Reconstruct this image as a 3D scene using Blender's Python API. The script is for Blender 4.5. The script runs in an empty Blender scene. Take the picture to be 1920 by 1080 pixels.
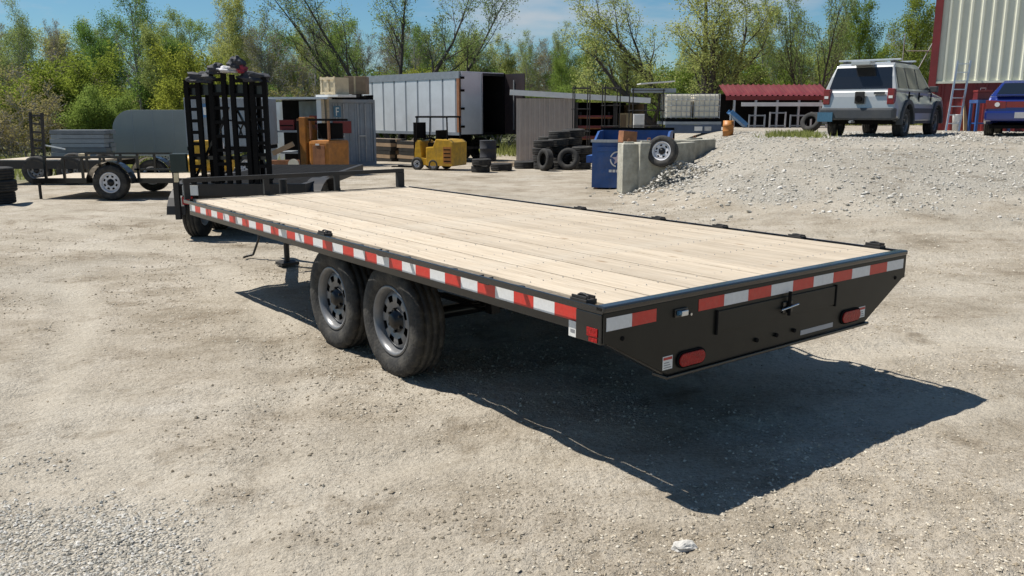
import bpy, bmesh, math, random
import numpy as np
from mathutils import Vector, Matrix, Quaternion

scene = bpy.context.scene
COL = scene.collection
PI = math.pi
R = math.radians

# ---------------------------------------------------------------- camera
CAM_H, PITCH, FPX = 1.726, 0.204, 1578.0
cam_data = bpy.data.cameras.new('camera')
cam_data.sensor_width = 36.0
cam_data.lens = FPX / 1920.0 * 36.0
cam_data.clip_start = 0.05
cam_data.clip_end = 2000.0
cam = bpy.data.objects.new('camera', cam_data)
COL.objects.link(cam)
cam.location = (0, 0, CAM_H)
cam.rotation_euler = (PI / 2 - PITCH, 0, 0)
scene.camera = cam

# ---------------------------------------------------------------- sky, sun, exposure
SUN_FROM = Vector((-0.51, 0.16, 0.90)).normalized()
world = bpy.data.worlds.new('World')
scene.world = world
world.use_nodes = True
wn, wl = world.node_tree.nodes, world.node_tree.links
wn.clear()
w_out = wn.new('ShaderNodeOutputWorld')
w_bg = wn.new('ShaderNodeBackground')
w_sky = wn.new('ShaderNodeTexSky')
w_sky.sky_type = 'NISHITA'
w_sky.sun_disc = False
w_sky.sun_elevation = math.asin(SUN_FROM.z)
w_sky.sun_rotation = math.atan2(SUN_FROM.x, SUN_FROM.y)
w_sky.air_density = 1.0
w_sky.dust_density = 0.1
w_sky.ozone_density = 1.6
w_tc = wn.new('ShaderNodeTexCoord')
w_map = wn.new('ShaderNodeMapping')
w_map.inputs['Scale'].default_value = (1.6, 1.6, 6.5)
w_map.inputs['Location'].default_value = (0.10, 0.42, 0.25)
w_noise = wn.new('ShaderNodeTexNoise')
w_noise.inputs['Scale'].default_value = 2.3
w_noise.inputs['Detail'].default_value = 7
w_noise.inputs['Roughness'].default_value = 0.55
w_ramp = wn.new('ShaderNodeValToRGB')
w_ramp.color_ramp.elements[0].position = 0.53
w_ramp.color_ramp.elements[0].color = (0, 0, 0, 1)
w_ramp.color_ramp.elements[1].position = 0.78
w_ramp.color_ramp.elements[1].color = (1, 1, 1, 1)
w_mix = wn.new('ShaderNodeMixRGB')
w_mix.inputs['Color2'].default_value = (8.5, 8.8, 9.2, 1)
wl.new(w_tc.outputs['Generated'], w_map.inputs['Vector'])
wl.new(w_map.outputs['Vector'], w_noise.inputs['Vector'])
wl.new(w_noise.outputs['Fac'], w_ramp.inputs['Fac'])
wl.new(w_ramp.outputs['Color'], w_mix.inputs['Fac'])
w_tint = wn.new('ShaderNodeMixRGB')
w_tint.blend_type = 'MULTIPLY'
w_tint.inputs['Fac'].default_value = 1.0
w_tint.inputs['Color2'].default_value = (0.74, 1.10, 1.30, 1)
wl.new(w_sky.outputs['Color'], w_tint.inputs['Color1'])
wl.new(w_tint.outputs['Color'], w_mix.inputs['Color1'])
wl.new(w_mix.outputs['Color'], w_bg.inputs['Color'])
w_bg.inputs['Strength'].default_value = 0.05
wl.new(w_bg.outputs['Background'], w_out.inputs['Surface'])

sun_data = bpy.data.lights.new('sun', 'SUN')
sun_data.energy = 5.0
sun_data.angle = R(0.53)
sun_data.color = (1.0, 0.955, 0.88)
sun = bpy.data.objects.new('sun', sun_data)
COL.objects.link(sun)
sun.location = (-20, 10, 40)
sun.rotation_euler = (-SUN_FROM).to_track_quat('-Z', 'Y').to_euler()

vs = scene.view_settings
vs.view_transform = 'Standard'
vs.look = 'None'
vs.exposure = 0.4
vs.gamma = 1.0
vs.use_curve_mapping = False
scene.cycles.max_bounces = 6
scene.cycles.diffuse_bounces = 3
scene.cycles.glossy_bounces = 2
scene.cycles.transmission_bounces = 3

# ---------------------------------------------------------------- helpers
def at(px, py, Y):
    """point of the place that the photo shows at pixel (px, py), at depth Y metres from the camera"""
    a = (px - 960) / FPX
    b = (540 - py) / FPX
    dy = math.cos(PITCH) + b * math.sin(PITCH)
    dz = -math.sin(PITCH) + b * math.cos(PITCH)
    t = Y / dy
    return Vector((a * t, Y, CAM_H + dz * t))

def tag(o, label=None, cat=None, group=None, kind=None):
    if label: o['label'] = label
    if cat: o['category'] = cat
    if group: o['group'] = group
    if kind: o['kind'] = kind
    return o

def thing(name, label, cat, loc=(0, 0, 0), rz=0.0, group=None):
    o = bpy.data.objects.new(name, None)
    o.empty_display_size = 0.2
    COL.objects.link(o)
    o.location = loc
    o.rotation_euler = (0, 0, rz)
    return tag(o, label, cat, group)

def copy_tree(o, parent=None):
    c = o.copy()
    COL.objects.link(c)
    c.parent = parent
    for ch in list(o.children):
        copy_tree(ch, c)
    return c

class MB:
    """collects shapes, then links them as ONE mesh object"""
    def __init__(self):
        self.v, self.f, self.sm = [], [], []
    def add(self, vs_, fs, smooth=False):
        n = len(self.v)
        self.v += [tuple(p) for p in vs_]
        self.f += [tuple(i + n for i in q) for q in fs]
        self.sm += [smooth] * len(fs)
        return self
    def box(self, lo, hi, M=None):
        x0, y0, z0 = lo; x1, y1, z1 = hi
        p = [(x0,y0,z0),(x1,y0,z0),(x1,y1,z0),(x0,y1,z0),(x0,y0,z1),(x1,y0,z1),(x1,y1,z1),(x0,y1,z1)]
        if M is not None: p = [M @ Vector(q) for q in p]
        return self.add(p, [(0,3,2,1),(4,5,6,7),(0,1,5,4),(1,2,6,5),(2,3,7,6),(3,0,4,7)])
    def bar(self, a, b, w, h, up=(0, 0, 1)):
        a, b = Vector(a), Vector(b)
        d = (b - a); L = d.length; d = d / L
        u = Vector(up)
        s = d.cross(u)
        if s.length < 1e-4: s = d.cross(Vector((1, 0, 0)))
        s.normalize(); u = s.cross(d).normalized()
        p = []
        for e in (a, b):
            for i, j in ((-1,-1),(1,-1),(1,1),(-1,1)):
                p.append(e + s * (i * w / 2) + u * (j * h / 2))
        return self.add(p, [(3,2,1,0),(4,5,6,7),(0,1,5,4),(1,2,6,5),(2,3,7,6),(3,0,4,7)])
    def tube(self, a, b, r0, r1=None, n=10, cap=True, smooth=True):
        if r1 is None: r1 = r0
        a, b = Vector(a), Vector(b)
        d = (b - a).normalized()
        s = d.orthogonal().normalized(); u = d.cross(s)
        p = []
        for e, r in ((a, r0), (b, r1)):
            for k in range(n):
                t = 2 * PI * k / n
                p.append(e + s * (r * math.cos(t)) + u * (r * math.sin(t)))
        self.add(p, [(k, (k+1) % n, n + (k+1) % n, n + k) for k in range(n)], smooth)
        if cap:
            self.add(p, [tuple(range(n-1, -1, -1)), tuple(range(n, 2*n))])
        return self
    def path(self, pts, r, n=8, closed=False):
        m = len(pts)
        for i in range(m if closed else m - 1):
            self.tube(pts[i], pts[(i+1) % m], r, r, n, cap=not closed)
        return self
    def lathe(self, prof, axis='x', n=32, c=(0, 0, 0), closed=False, smooth=True):
        """prof: (along axis, radius)"""
        p = []
        for (t, r) in prof:
            for k in range(n):
                a = 2 * PI * k / n
                q = {'x': (t, r*math.cos(a), r*math.sin(a)), 'y': (r*math.sin(a), t, r*math.cos(a)), 'z': (r*math.cos(a), r*math.sin(a), t)}[axis]
                p.append((q[0]+c[0], q[1]+c[1], q[2]+c[2]))
        f = []
        m = len(prof)
        for i in range(m if closed else m - 1):
            j = (i + 1) % m
            for k in range(n):
                f.append((i*n+k, i*n+(k+1) % n, j*n+(k+1) % n, j*n+k))
        return self.add(p, f, smooth)
    def prism(self, poly, lo, hi, axis='x', M=None):
        """poly in the plane of the other two axes, extruded along axis"""
        p = []
        for t in (lo, hi):
            for (a, b) in poly:
                q = {'x': (t, a, b), 'y': (a, t, b), 'z': (a, b, t)}[axis]
                p.append(M @ Vector(q) if M is not None else Vector(q))
        n = len(poly)
        f = [tuple(range(n-1, -1, -1)), tuple(range(n, 2*n))]
        f += [(k, (k+1) % n, n+(k+1) % n, n+k) for k in range(n)]
        return self.add(p, f)
    def quad(self, *p):
        return self.add(p, [tuple(range(len(p)))])
    def warp(self, fn):
        self.v = [tuple(fn(*p)) for p in self.v]
        return self
    def mesh(self, name, mat, bevel=0, fix=True):
        me = bpy.data.meshes.new(name)
        me.from_pydata(self.v, [], self.f)
        me.polygons.foreach_set('use_smooth', self.sm)
        if fix or bevel:
            bm = bmesh.new(); bm.from_mesh(me)
            bmesh.ops.recalc_face_normals(bm, faces=bm.faces)
            if bevel:
                ed = [e for e in bm.edges if len(e.link_faces) == 2 and e.calc_face_angle(0) > 0.6]
                bmesh.ops.bevel(bm, geom=ed, offset=bevel, segments=2, profile=0.6, affect='EDGES')
            bm.to_mesh(me); bm.free()
        if mat is not None: me.materials.append(mat)
        return me
    def build(self, name, mat, parent=None, bevel=0, loc=None, rot=None):
        o = bpy.data.objects.new(name, self.mesh(name, mat, bevel))
        COL.objects.link(o)
        if parent is not None: o.parent = parent
        if loc is not None: o.location = loc
        if rot is not None: o.rotation_euler = rot
        return o

def bx(lo, hi): return MB().box(lo, hi)

def fast_mesh(name, V, F, mat, smooth=False):
    """V (n,3) array, F (m,k) array of polygons with k corners"""
    me = bpy.data.meshes.new(name)
    V = np.asarray(V, dtype=np.float32); F = np.asarray(F, dtype=np.int32)
    m, k = F.shape
    me.vertices.add(len(V)); me.vertices.foreach_set('co', V.ravel())
    me.loops.add(m * k); me.loops.foreach_set('vertex_index', F.ravel())
    me.polygons.add(m)
    me.polygons.foreach_set('loop_start', np.arange(0, m * k, k, dtype=np.int32))
    me.polygons.foreach_set('loop_total', np.full(m, k, dtype=np.int32))
    me.polygons.foreach_set('use_smooth', np.full(m, smooth))
    me.update(calc_edges=True)
    if mat is not None: me.materials.append(mat)
    return me

def link(name, me, parent=None):
    o = bpy.data.objects.new(name, me)
    COL.objects.link(o)
    if parent is not None: o.parent = parent
    return o

# ---------------------------------------------------------------- materials
def mat(name, col, rough=0.6, metal=0.0, var=0.0, scale=6.0, bump=0.0, bscale=40.0, col2=None, stretch=None, rnd=0.0, coat=0.0, spec=0.5, dirt=0.0, dcol=(0.30, 0.26, 0.20)):
    """procedural paint / metal / timber: colour broken up by noise in object space, optional dust, bump and per-object variation"""
    m = bpy.data.materials.new(name)
    m.use_nodes = True
    nt = m.node_tree; N = nt.nodes; L = nt.links
    b = N['Principled BSDF']
    b.inputs['Roughness'].default_value = rough
    b.inputs['Metallic'].default_value = metal
    b.inputs['Coat Weight'].default_value = coat
    b.inputs['Specular IOR Level'].default_value = spec
    tc = N.new('ShaderNodeTexCoord')
    vec = tc.outputs['Object']
    if stretch:
        mp = N.new('ShaderNodeMapping'); mp.inputs['Scale'].default_value = stretch
        L.new(vec, mp.inputs['Vector']); vec = mp.outputs['Vector']
    if rnd:
        oi = N.new('ShaderNodeObjectInfo')
        ad = N.new('ShaderNodeVectorMath'); ad.operation = 'ADD'
        sc = N.new('ShaderNodeMath'); sc.operation = 'MULTIPLY'; sc.inputs[1].default_value = 37.0
        L.new(oi.outputs['Random'], sc.inputs[0]); L.new(vec, ad.inputs[0]); L.new(sc.outputs[0], ad.inputs[1])
        vec = ad.outputs[0]
    nz = N.new('ShaderNodeTexNoise')
    nz.inputs['Scale'].default_value = scale; nz.inputs['Detail'].default_value = 6; nz.inputs['Roughness'].default_value = 0.62
    L.new(vec, nz.inputs['Vector'])
    rp = N.new('ShaderNodeValToRGB')
    c1 = Vector(col[:3]); c2 = Vector(col2) if col2 else c1 * (1 - var)
    rp.color_ramp.elements[0].position = 0.3; rp.color_ramp.elements[0].color = (*c2, 1)
    rp.color_ramp.elements[1].position = 0.7; rp.color_ramp.elements[1].color = (*(c1 if col2 else c1 * (1 + var * 0.4)), 1)
    L.new(nz.outputs['Fac'], rp.inputs['Fac'])
    out = rp.outputs['Color']
    if rnd:
        hs = N.new('ShaderNodeHueSaturation')
        mr = N.new('ShaderNodeMapRange'); mr.inputs['To Min'].default_value = 1 - rnd; mr.inputs['To Max'].default_value = 1 + rnd
        L.new(oi.outputs['Random'], mr.inputs['Value']); L.new(mr.outputs[0], hs.inputs['Value'])
        L.new(out, hs.inputs['Color']); out = hs.outputs['Color']
    if dirt:
        n2 = N.new('ShaderNodeTexNoise'); n2.inputs['Scale'].default_value = scale * 0.6; n2.inputs['Detail'].default_value = 8; n2.inputs['Roughness'].default_value = 0.7
        L.new(tc.outputs['Object'], n2.inputs['Vector'])
        r2 = N.new('ShaderNodeMapRange'); r2.inputs['From Min'].default_value = 0.45; r2.inputs['From Max'].default_value = 0.75; r2.inputs['To Max'].default_value = dirt
        L.new(n2.outputs['Fac'], r2.inputs['Value'])
        mx = N.new('ShaderNodeMixRGB'); mx.inputs['Color2'].default_value = (*dcol, 1)
        L.new(r2.outputs[0], mx.inputs['Fac']); L.new(out, mx.inputs['Color1']); out = mx.outputs['Color']
    L.new(out, b.inputs['Base Color'])
    if bump:
        n3 = N.new('ShaderNodeTexNoise'); n3.inputs['Scale'].default_value = bscale; n3.inputs['Detail'].default_value = 5
        L.new(vec, n3.inputs['Vector'])
        bp = N.new('ShaderNodeBump'); bp.inputs['Strength'].default_value = bump; bp.inputs['Distance'].default_value = 0.02
        L.new(n3.outputs['Fac'], bp.inputs['Height']); L.new(bp.outputs['Normal'], b.inputs['Normal'])
    return m

def add_knots(m):
    N = m.node_tree.nodes; L = m.node_tree.links; b = N['Principled BSDF']
    src = b.inputs['Base Color'].links[0].from_socket
    tc = N.new('ShaderNodeTexCoord'); oi = N.new('ShaderNodeObjectInfo'); mp = N.new('ShaderNodeMapping'); mp.inputs['Scale'].default_value = (7.0, 2.6, 1.0)
    ad = N.new('ShaderNodeVectorMath'); sc = N.new('ShaderNodeMath'); sc.operation = 'MULTIPLY'; sc.inputs[1].default_value = 91.0
    L.new(oi.outputs['Random'], sc.inputs[0]); L.new(tc.outputs['Object'], mp.inputs['Vector']); L.new(mp.outputs['Vector'], ad.inputs[0]); L.new(sc.outputs[0], ad.inputs[1])
    vo = N.new('ShaderNodeTexVoronoi'); vo.inputs['Scale'].default_value = 0.8; L.new(ad.outputs[0], vo.inputs['Vector'])
    rp = N.new('ShaderNodeMapRange'); rp.inputs['From Min'].default_value = 0.05; rp.inputs['From Max'].default_value = 0.12; rp.inputs['To Min'].default_value = 0.75; rp.inputs['To Max'].default_value = 0.0
    L.new(vo.outputs['Distance'], rp.inputs['Value'])
    mx = N.new('ShaderNodeMixRGB'); mx.inputs['Color2'].default_value = (0.24, 0.15, 0.08, 1)
    L.new(rp.outputs[0], mx.inputs['Fac']); L.new(src, mx.inputs['Color1']); L.new(mx.outputs['Color'], b.inputs['Base Color'])
def leaf_mat(name, c1, c2, trans=0.48):
    m = bpy.data.materials.new(name); m.use_nodes = True
    nt = m.node_tree; N = nt.nodes; L = nt.links; N.clear()
    out = N.new('ShaderNodeOutputMaterial')
    ge = N.new('ShaderNodeNewGeometry'); oi = N.new('ShaderNodeObjectInfo')
    nz = N.new('ShaderNodeTexNoise'); nz.inputs['Scale'].default_value = 0.9; nz.inputs['Detail'].default_value = 5; nz.inputs['Roughness'].default_value = 0.75
    L.new(ge.outputs['Position'], nz.inputs['Vector'])
    mr = N.new('ShaderNodeMapRange'); mr.inputs['From Min'].default_value = 0.3; mr.inputs['From Max'].default_value = 0.7
    L.new(nz.outputs['Fac'], mr.inputs['Value'])
    mx = N.new('ShaderNodeMixRGB'); mx.inputs['Color1'].default_value = (*c1, 1); mx.inputs['Color2'].default_value = (*c2, 1)
    L.new(mr.outputs[0], mx.inputs['Fac'])
    hs = N.new('ShaderNodeHueSaturation')
    m1 = N.new('ShaderNodeMapRange'); m1.inputs['To Min'].default_value = 0.475; m1.inputs['To Max'].default_value = 0.525
    m2 = N.new('ShaderNodeMapRange'); m2.inputs['To Min'].default_value = 1.2; m2.inputs['To Max'].default_value = 0.8
    L.new(oi.outputs['Random'], m1.inputs['Value']); L.new(oi.outputs['Random'], m2.inputs['Value'])
    L.new(m1.outputs[0], hs.inputs['Hue']); L.new(m2.outputs[0], hs.inputs['Value']); L.new(mx.outputs['Color'], hs.inputs['Color'])
    d = N.new('ShaderNodeBsdfDiffuse'); t = N.new('ShaderNodeBsdfTranslucent'); ms = N.new('ShaderNodeMixShader'); ms.inputs['Fac'].default_value = trans
    L.new(hs.outputs['Color'], d.inputs['Color']); L.new(hs.outputs['Color'], t.inputs['Color'])
    L.new(d.outputs[0], ms.inputs[1]); L.new(t.outputs[0], ms.inputs[2]); L.new(ms.outputs[0], out.inputs['Surface'])
    return m

M = {}
M['black'] = mat('black_powder_coat', (0.009, 0.009, 0.0095), 0.30, 0, 0.25, 9, coat=0.2, dirt=0.16, dcol=(0.05, 0.045, 0.036))
M['blackrail'] = mat('black_gloss_steel', (0.014, 0.015, 0.017), 0.22, 0, 0.2, 9, coat=0.4, dirt=0.08, dcol=(0.10, 0.09, 0.08))
M['olive'] = mat('black_rear_plate_paint', (0.017, 0.0165, 0.0135), 0.42, 0, 0.25, 5, coat=0.05, spec=0.25, dirt=0.3, dcol=(0.032, 0.030, 0.023))
M['rustblack'] = mat('worn_black_steel', (0.014, 0.0135, 0.0135), 0.6, 0, 0.3, 6, dirt=0.4, dcol=(0.07, 0.05, 0.035))
M['rubber'] = mat('tyre_rubber', (0.024, 0.023, 0.022), 0.8, 0, 0.25, 14, bump=0.3, bscale=60, dirt=0.5, dcol=(0.15, 0.135, 0.11))
M['rubber2'] = mat('old_tyre_rubber', (0.018, 0.0175, 0.017), 0.85, 0, 0.3, 8, bump=0.3, bscale=50, dirt=0.5, dcol=(0.10, 0.09, 0.075), rnd=0.3)
M['rim'] = mat('grey_painted_rim', (0.19, 0.195, 0.205), 0.38, 0.3, 0.2, 12, dirt=0.4, dcol=(0.13, 0.115, 0.095))
M['whiterim'] = mat('white_painted_rim', (0.68, 0.68, 0.70), 0.5, 0, 0.1, 12, dirt=0.3, dcol=(0.35, 0.31, 0.27))
M['hub'] = mat('black_hub', (0.012, 0.012, 0.013), 0.4, 0.3)
M['plank'] = mat('treated_pine_plank', (0.575, 0.485, 0.37), 0.75, 0, 0, 3.0, bump=0.2, bscale=26, col2=(0.37, 0.30, 0.215), stretch=(13.0, 0.7, 13.0), rnd=0.13, dirt=0.5, dcol=(0.50, 0.46, 0.385))
add_knots(M['plank'])
M['tred'] = mat('red_reflective_tape', (0.60, 0.035, 0.025), 0.35, 0, 0.12, 60, dirt=0.12)
M['twhite'] = mat('white_reflective_tape', (0.74, 0.74, 0.74), 0.35, 0, 0.08, 60, dirt=0.2, dcol=(0.45, 0.42, 0.38))
M['redlens'] = mat('red_lamp_lens', (0.36, 0.010, 0.010), 0.32, 0, 0.35, 60, bump=0.3, bscale=90, spec=0.3)
M['sticker'] = mat('white_sticker', (0.76, 0.75, 0.72), 0.5, 0, 0.1, 60)
M['stickred'] = mat('red_print', (0.50, 0.05, 0.04), 0.5)
M['stickgrey'] = mat('grey_print', (0.25, 0.25, 0.26), 0.5)
M['chrome'] = mat('bright_metal', (0.62, 0.63, 0.65), 0.25, 0.9, 0.1)
M['galv'] = mat('galvanised_steel', (0.48, 0.49, 0.50), 0.45, 0.6, 0.2, 10)
M['alu'] = mat('aluminium', (0.70, 0.71, 0.72), 0.38, 0.7, 0.12, 10)
M['wood'] = mat('weathered_timber', (0.50, 0.41, 0.29), 0.8, 0, 0, 5, col2=(0.34, 0.27, 0.19), stretch=(1, 6, 6), rnd=0.15, bump=0.2)
M['plywood'] = mat('plywood_sheet', (0.62, 0.48, 0.28), 0.75, 0, 0.2, 4, stretch=(6, 6, 1))
M['crate'] = mat('pale_crate_wood', (0.70, 0.58, 0.38), 0.8, 0, 0.2, 5, rnd=0.08)
M['tanbox'] = mat('brown_cardboard', (0.30, 0.21, 0.13), 0.85, 0, 0.25, 4)
M['yellow'] = mat('yellow_machine_paint', (0.60, 0.34, 0.02), 0.42, 0, 0.3, 7, dirt=0.65, dcol=(0.16, 0.11, 0.05))
M['orange'] = mat('orange_machine_paint', (0.44, 0.17, 0.03), 0.5, 0, 0.3, 5, dirt=0.6, dcol=(0.12, 0.06, 0.035))
M['trwhite'] = mat('white_aluminium_skin', (0.66, 0.69, 0.72), 0.38, 0.25, 0.1, 1.6, dirt=0.3, dcol=(0.40, 0.39, 0.36))
M['trrail'] = mat('grey_aluminium_rail', (0.28, 0.31, 0.34), 0.5, 0.3, 0.2, 4)
M['maroon'] = mat('dark_maroon_door', (0.030, 0.022, 0.024), 0.5, 0, 0.3, 2, dirt=0.4, dcol=(0.06, 0.035, 0.03))  # maroon darkened so the colour holds the shadow on the open door
M['cont'] = mat('grey_blue_container_paint', (0.25, 0.29, 0.33), 0.55, 0, 0.25, 2, dirt=0.5, dcol=(0.22, 0.17, 0.13))
M['greyside'] = mat('grey_trailer_skin', (0.24, 0.265, 0.265), 0.42, 0.15, 0.1, 1.5, dirt=0.2, dcol=(0.3, 0.29, 0.26))
M['beige'] = mat('beige_steel_siding', (0.43, 0.37, 0.33), 0.55, 0, 0.15, 2, dirt=0.3, dcol=(0.28, 0.24, 0.2))
M['cream'] = mat('cream_steel_siding', (0.70, 0.70, 0.57), 0.5, 0, 0.08, 1.2, dirt=0.2, dcol=(0.40, 0.38, 0.30))
M['redtrim'] = mat('dark_red_steel', (0.20, 0.022, 0.022), 0.5, 0, 0.2, 3, dirt=0.2, dcol=(0.13, 0.06, 0.05))
M['redroof'] = mat('red_metal_roof', (0.15, 0.016, 0.022), 0.5, 0, 0.3, 2, dirt=0.35, dcol=(0.20, 0.10, 0.09))
M['dark'] = mat('dark_grime', (0.012, 0.0115, 0.0115), 0.95, 0, 0.3, 3, spec=0.08)  # flat near-black shared by black parts, interiors and undersides
M['blue'] = mat('blue_dumpster_paint', (0.020, 0.085, 0.29), 0.5, 0, 0.35, 3, dirt=0.75, dcol=(0.11, 0.13, 0.19))
M['blue2'] = mat('faded_blue_plastic', (0.06, 0.20, 0.42), 0.5, 0, 0.25, 4, dirt=0.3)
M['rust'] = mat('rusty_steel', (0.30, 0.13, 0.06), 0.8, 0, 0.4, 6)
M['concrete'] = mat('old_concrete', (0.40, 0.385, 0.32), 0.9, 0, 0.4, 4, bump=0.7, bscale=20, rnd=0.08, dirt=0.6, dcol=(0.22, 0.21, 0.15))
M['stone'] = mat('pale_stone', (0.52, 0.50, 0.46), 0.9, 0, 0.2, 20, bump=0.4, bscale=60)
M['suv'] = mat('silver_white_car_paint', (0.43, 0.445, 0.44), 0.28, 0.3, 0.05, 2, coat=0.6, dirt=0.12, dcol=(0.45, 0.42, 0.38))
M['cladding'] = mat('dark_grey_cladding', (0.050, 0.055, 0.062), 0.55, 0, 0.15, 6, dirt=0.3, dcol=(0.14, 0.13, 0.11))
M['carblue'] = mat('blue_car_paint', (0.012, 0.028, 0.19), 0.25, 0.2, 0.08, 2, coat=0.8, dirt=0.1, dcol=(0.10, 0.12, 0.2))
M['glass'] = mat('dark_tinted_glass', (0.010, 0.013, 0.018), 0.06, 0, 0, 2, spec=0.7)
M['glass2'] = mat('tinted_side_glass', (0.030, 0.038, 0.042), 0.08, 0, 0, 2, spec=0.7)
M['plate_blue'] = mat('blue_licence_plate', (0.06, 0.16, 0.25), 0.5, 0, 0.2, 30)
M['plate_pale'] = mat('pale_licence_plate', (0.45, 0.44, 0.45), 0.5, 0, 0.15, 30)
M['amber'] = mat('amber_lens', (0.75, 0.30, 0.03), 0.3)
M['ibc'] = mat('milky_plastic_tank', (0.74, 0.69, 0.56), 0.5, 0, 0.15, 3, dirt=0.3, dcol=(0.36, 0.30, 0.2))
M['whitepaint'] = mat('white_paint', (0.74, 0.74, 0.72), 0.55, 0, 0.1, 4, dirt=0.25, dcol=(0.45, 0.43, 0.38))
M['cloth_dark'] = mat('dark_tarp', (0.028, 0.030, 0.038), 0.75, 0, 0.3, 5)
M['cloth_white'] = mat('pale_tarp', (0.55, 0.54, 0.56), 0.7, 0, 0.2, 5)
M['cloth_red'] = mat('dark_red_rag', (0.28, 0.03, 0.05), 0.8, 0, 0.2, 5)
M['green'] = mat('dark_green_paint', (0.014, 0.028, 0.022), 0.5, 0, 0.3, 5)
M['bark'] = mat('grey_brown_bark', (0.085, 0.072, 0.062), 0.95, 0, 0.4, 5)
M['bark2'] = mat('purple_grey_bark', (0.30, 0.28, 0.285), 0.95, 0, 0.3, 5)
M['leaf_bright'] = leaf_mat('yellow_green_leaves', (0.30, 0.36, 0.06), (0.14, 0.19, 0.035))
M['leaf_mid'] = leaf_mat('spring_green_leaves', (0.26, 0.36, 0.085), (0.14, 0.22, 0.05))
M['leaf_pale'] = leaf_mat('pale_spring_buds', (0.40, 0.45, 0.15), (0.25, 0.31, 0.10))
M['leaf_rust'] = leaf_mat('russet_spring_buds', (0.32, 0.28, 0.12), (0.21, 0.22, 0.08))
M['grass'] = leaf_mat('rough_grass', (0.30, 0.33, 0.10), (0.20, 0.22, 0.08))
M['undergrowth'] = leaf_mat('undergrowth_leaves', (0.20, 0.24, 0.08), (0.11, 0.13, 0.06))

# ================================================================= GROUND
RNG = np.random.default_rng(7)
_lat = np.random.default_rng(3).random((256, 256))
def vnoise(x, y):
    xi = np.floor(x).astype(int); yi = np.floor(y).astype(int)
    fx = x - xi; fy = y - yi
    fx = fx * fx * (3 - 2 * fx); fy = fy * fy * (3 - 2 * fy)
    g = lambda i, j: _lat[(xi + i) & 255, (yi + j) & 255]
    return (g(0,0)*(1-fx)+g(1,0)*fx)*(1-fy) + (g(0,1)*(1-fx)+g(1,1)*fx)*fy
def fbm(x, y, oct=4, s=1.0):
    t = 0; a = 0.5
    for k in range(oct):
        t = t + a * vnoise(x * s + 17.3 * k, y * s + 9.1 * k); a *= 0.5; s *= 2.03
    return t / (1 - 0.5 ** oct)
def sstep(t):
    t = np.clip(t, 0, 1); return t * t * (3 - 2 * t)

# trailer frame: A = ground point under the rear left deck corner, TH = turn of its width axis
TA = Vector((0.397, 3.588, 0)); TH = 0.655
E_ = Vector((math.cos(TH), math.sin(TH), 0)); N_ = Vector((-math.sin(TH), math.cos(TH), 0))
def tl(s, t, z=0): return TA + E_ * s + N_ * t + Vector((0, 0, z))

def mound(x, y):
    edge = 2.0 + 0.5 * (fbm(x * 0, y, 2, 0.6) - 0.5) + 0.10 * np.clip(y - 18, 0, 30)
    m = 1.19 * sstep((x - edge) / 4.2) * sstep((y - 10.2) / 9.3)
    return m
def gravel_mask(x, y):
    n = fbm(x, y, 4, 0.9)
    near = sstep((3.75 - y + 0.9 * (n - 0.5) * 2) / 0.7) * sstep((-0.95 - x + 1.2 * (n - 0.5)) / 0.5)
    mo = sstep((mound(x, y) - 0.10 + 0.5 * (n - 0.5)) / 0.35) * (0.55 + 0.9 * (n - 0.35))
    streak = sstep((fbm(x * 0.7 + y * 0.7, y * 0.6 - x * 0.6, 4, 0.8) - 0.58) / 0.14) * 0.28
    return np.clip(np.maximum(np.maximum(near, mo), streak), 0, 1)
TRACKS = [  # wheel ruts: circle centre, radius, depth
    (6.0, -3.0, 9.6, 0.012), (6.0, -3.0, 11.2, 0.012), (-3.0, 20.0, 16.2, 0.014), (-3.0, 20.0, 15.0, 0.014),
    (-14.0, 2.0, 11.4, 0.016), (-14.0, 2.0, 12.9, 0.016), (-10.5, -4.0, 10.1, 0.010), (-10.5, -4.0, 11.7, 0.010),
    (2.0, 40.0, 28.4, 0.028), (2.0, 40.0, 30.0, 0.028), (2.0, 40.0, 26.9, 0.022), (9.0, 34.0, 25.6, 0.022), (-4.0, -16.0, 19.2, 0.010), (-4.0, -16.0, 18.2, 0.010)]
def packed(x, y):
    """where wheels have rolled the dirt smooth"""
    t = np.zeros_like(np.asarray(x, float))
    for cx, cy, rr, dp in TRACKS:
        d = np.hypot(x - cx, y - cy) - rr + 0.25 * (fbm(x + cy, y, 2, 0.6) - 0.5)
        t = np.maximum(t, np.exp(-(d / 0.30) ** 2) * sstep((fbm(x + cx, y + cy, 3, 0.5) - 0.30) / 0.25))
    return t
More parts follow.
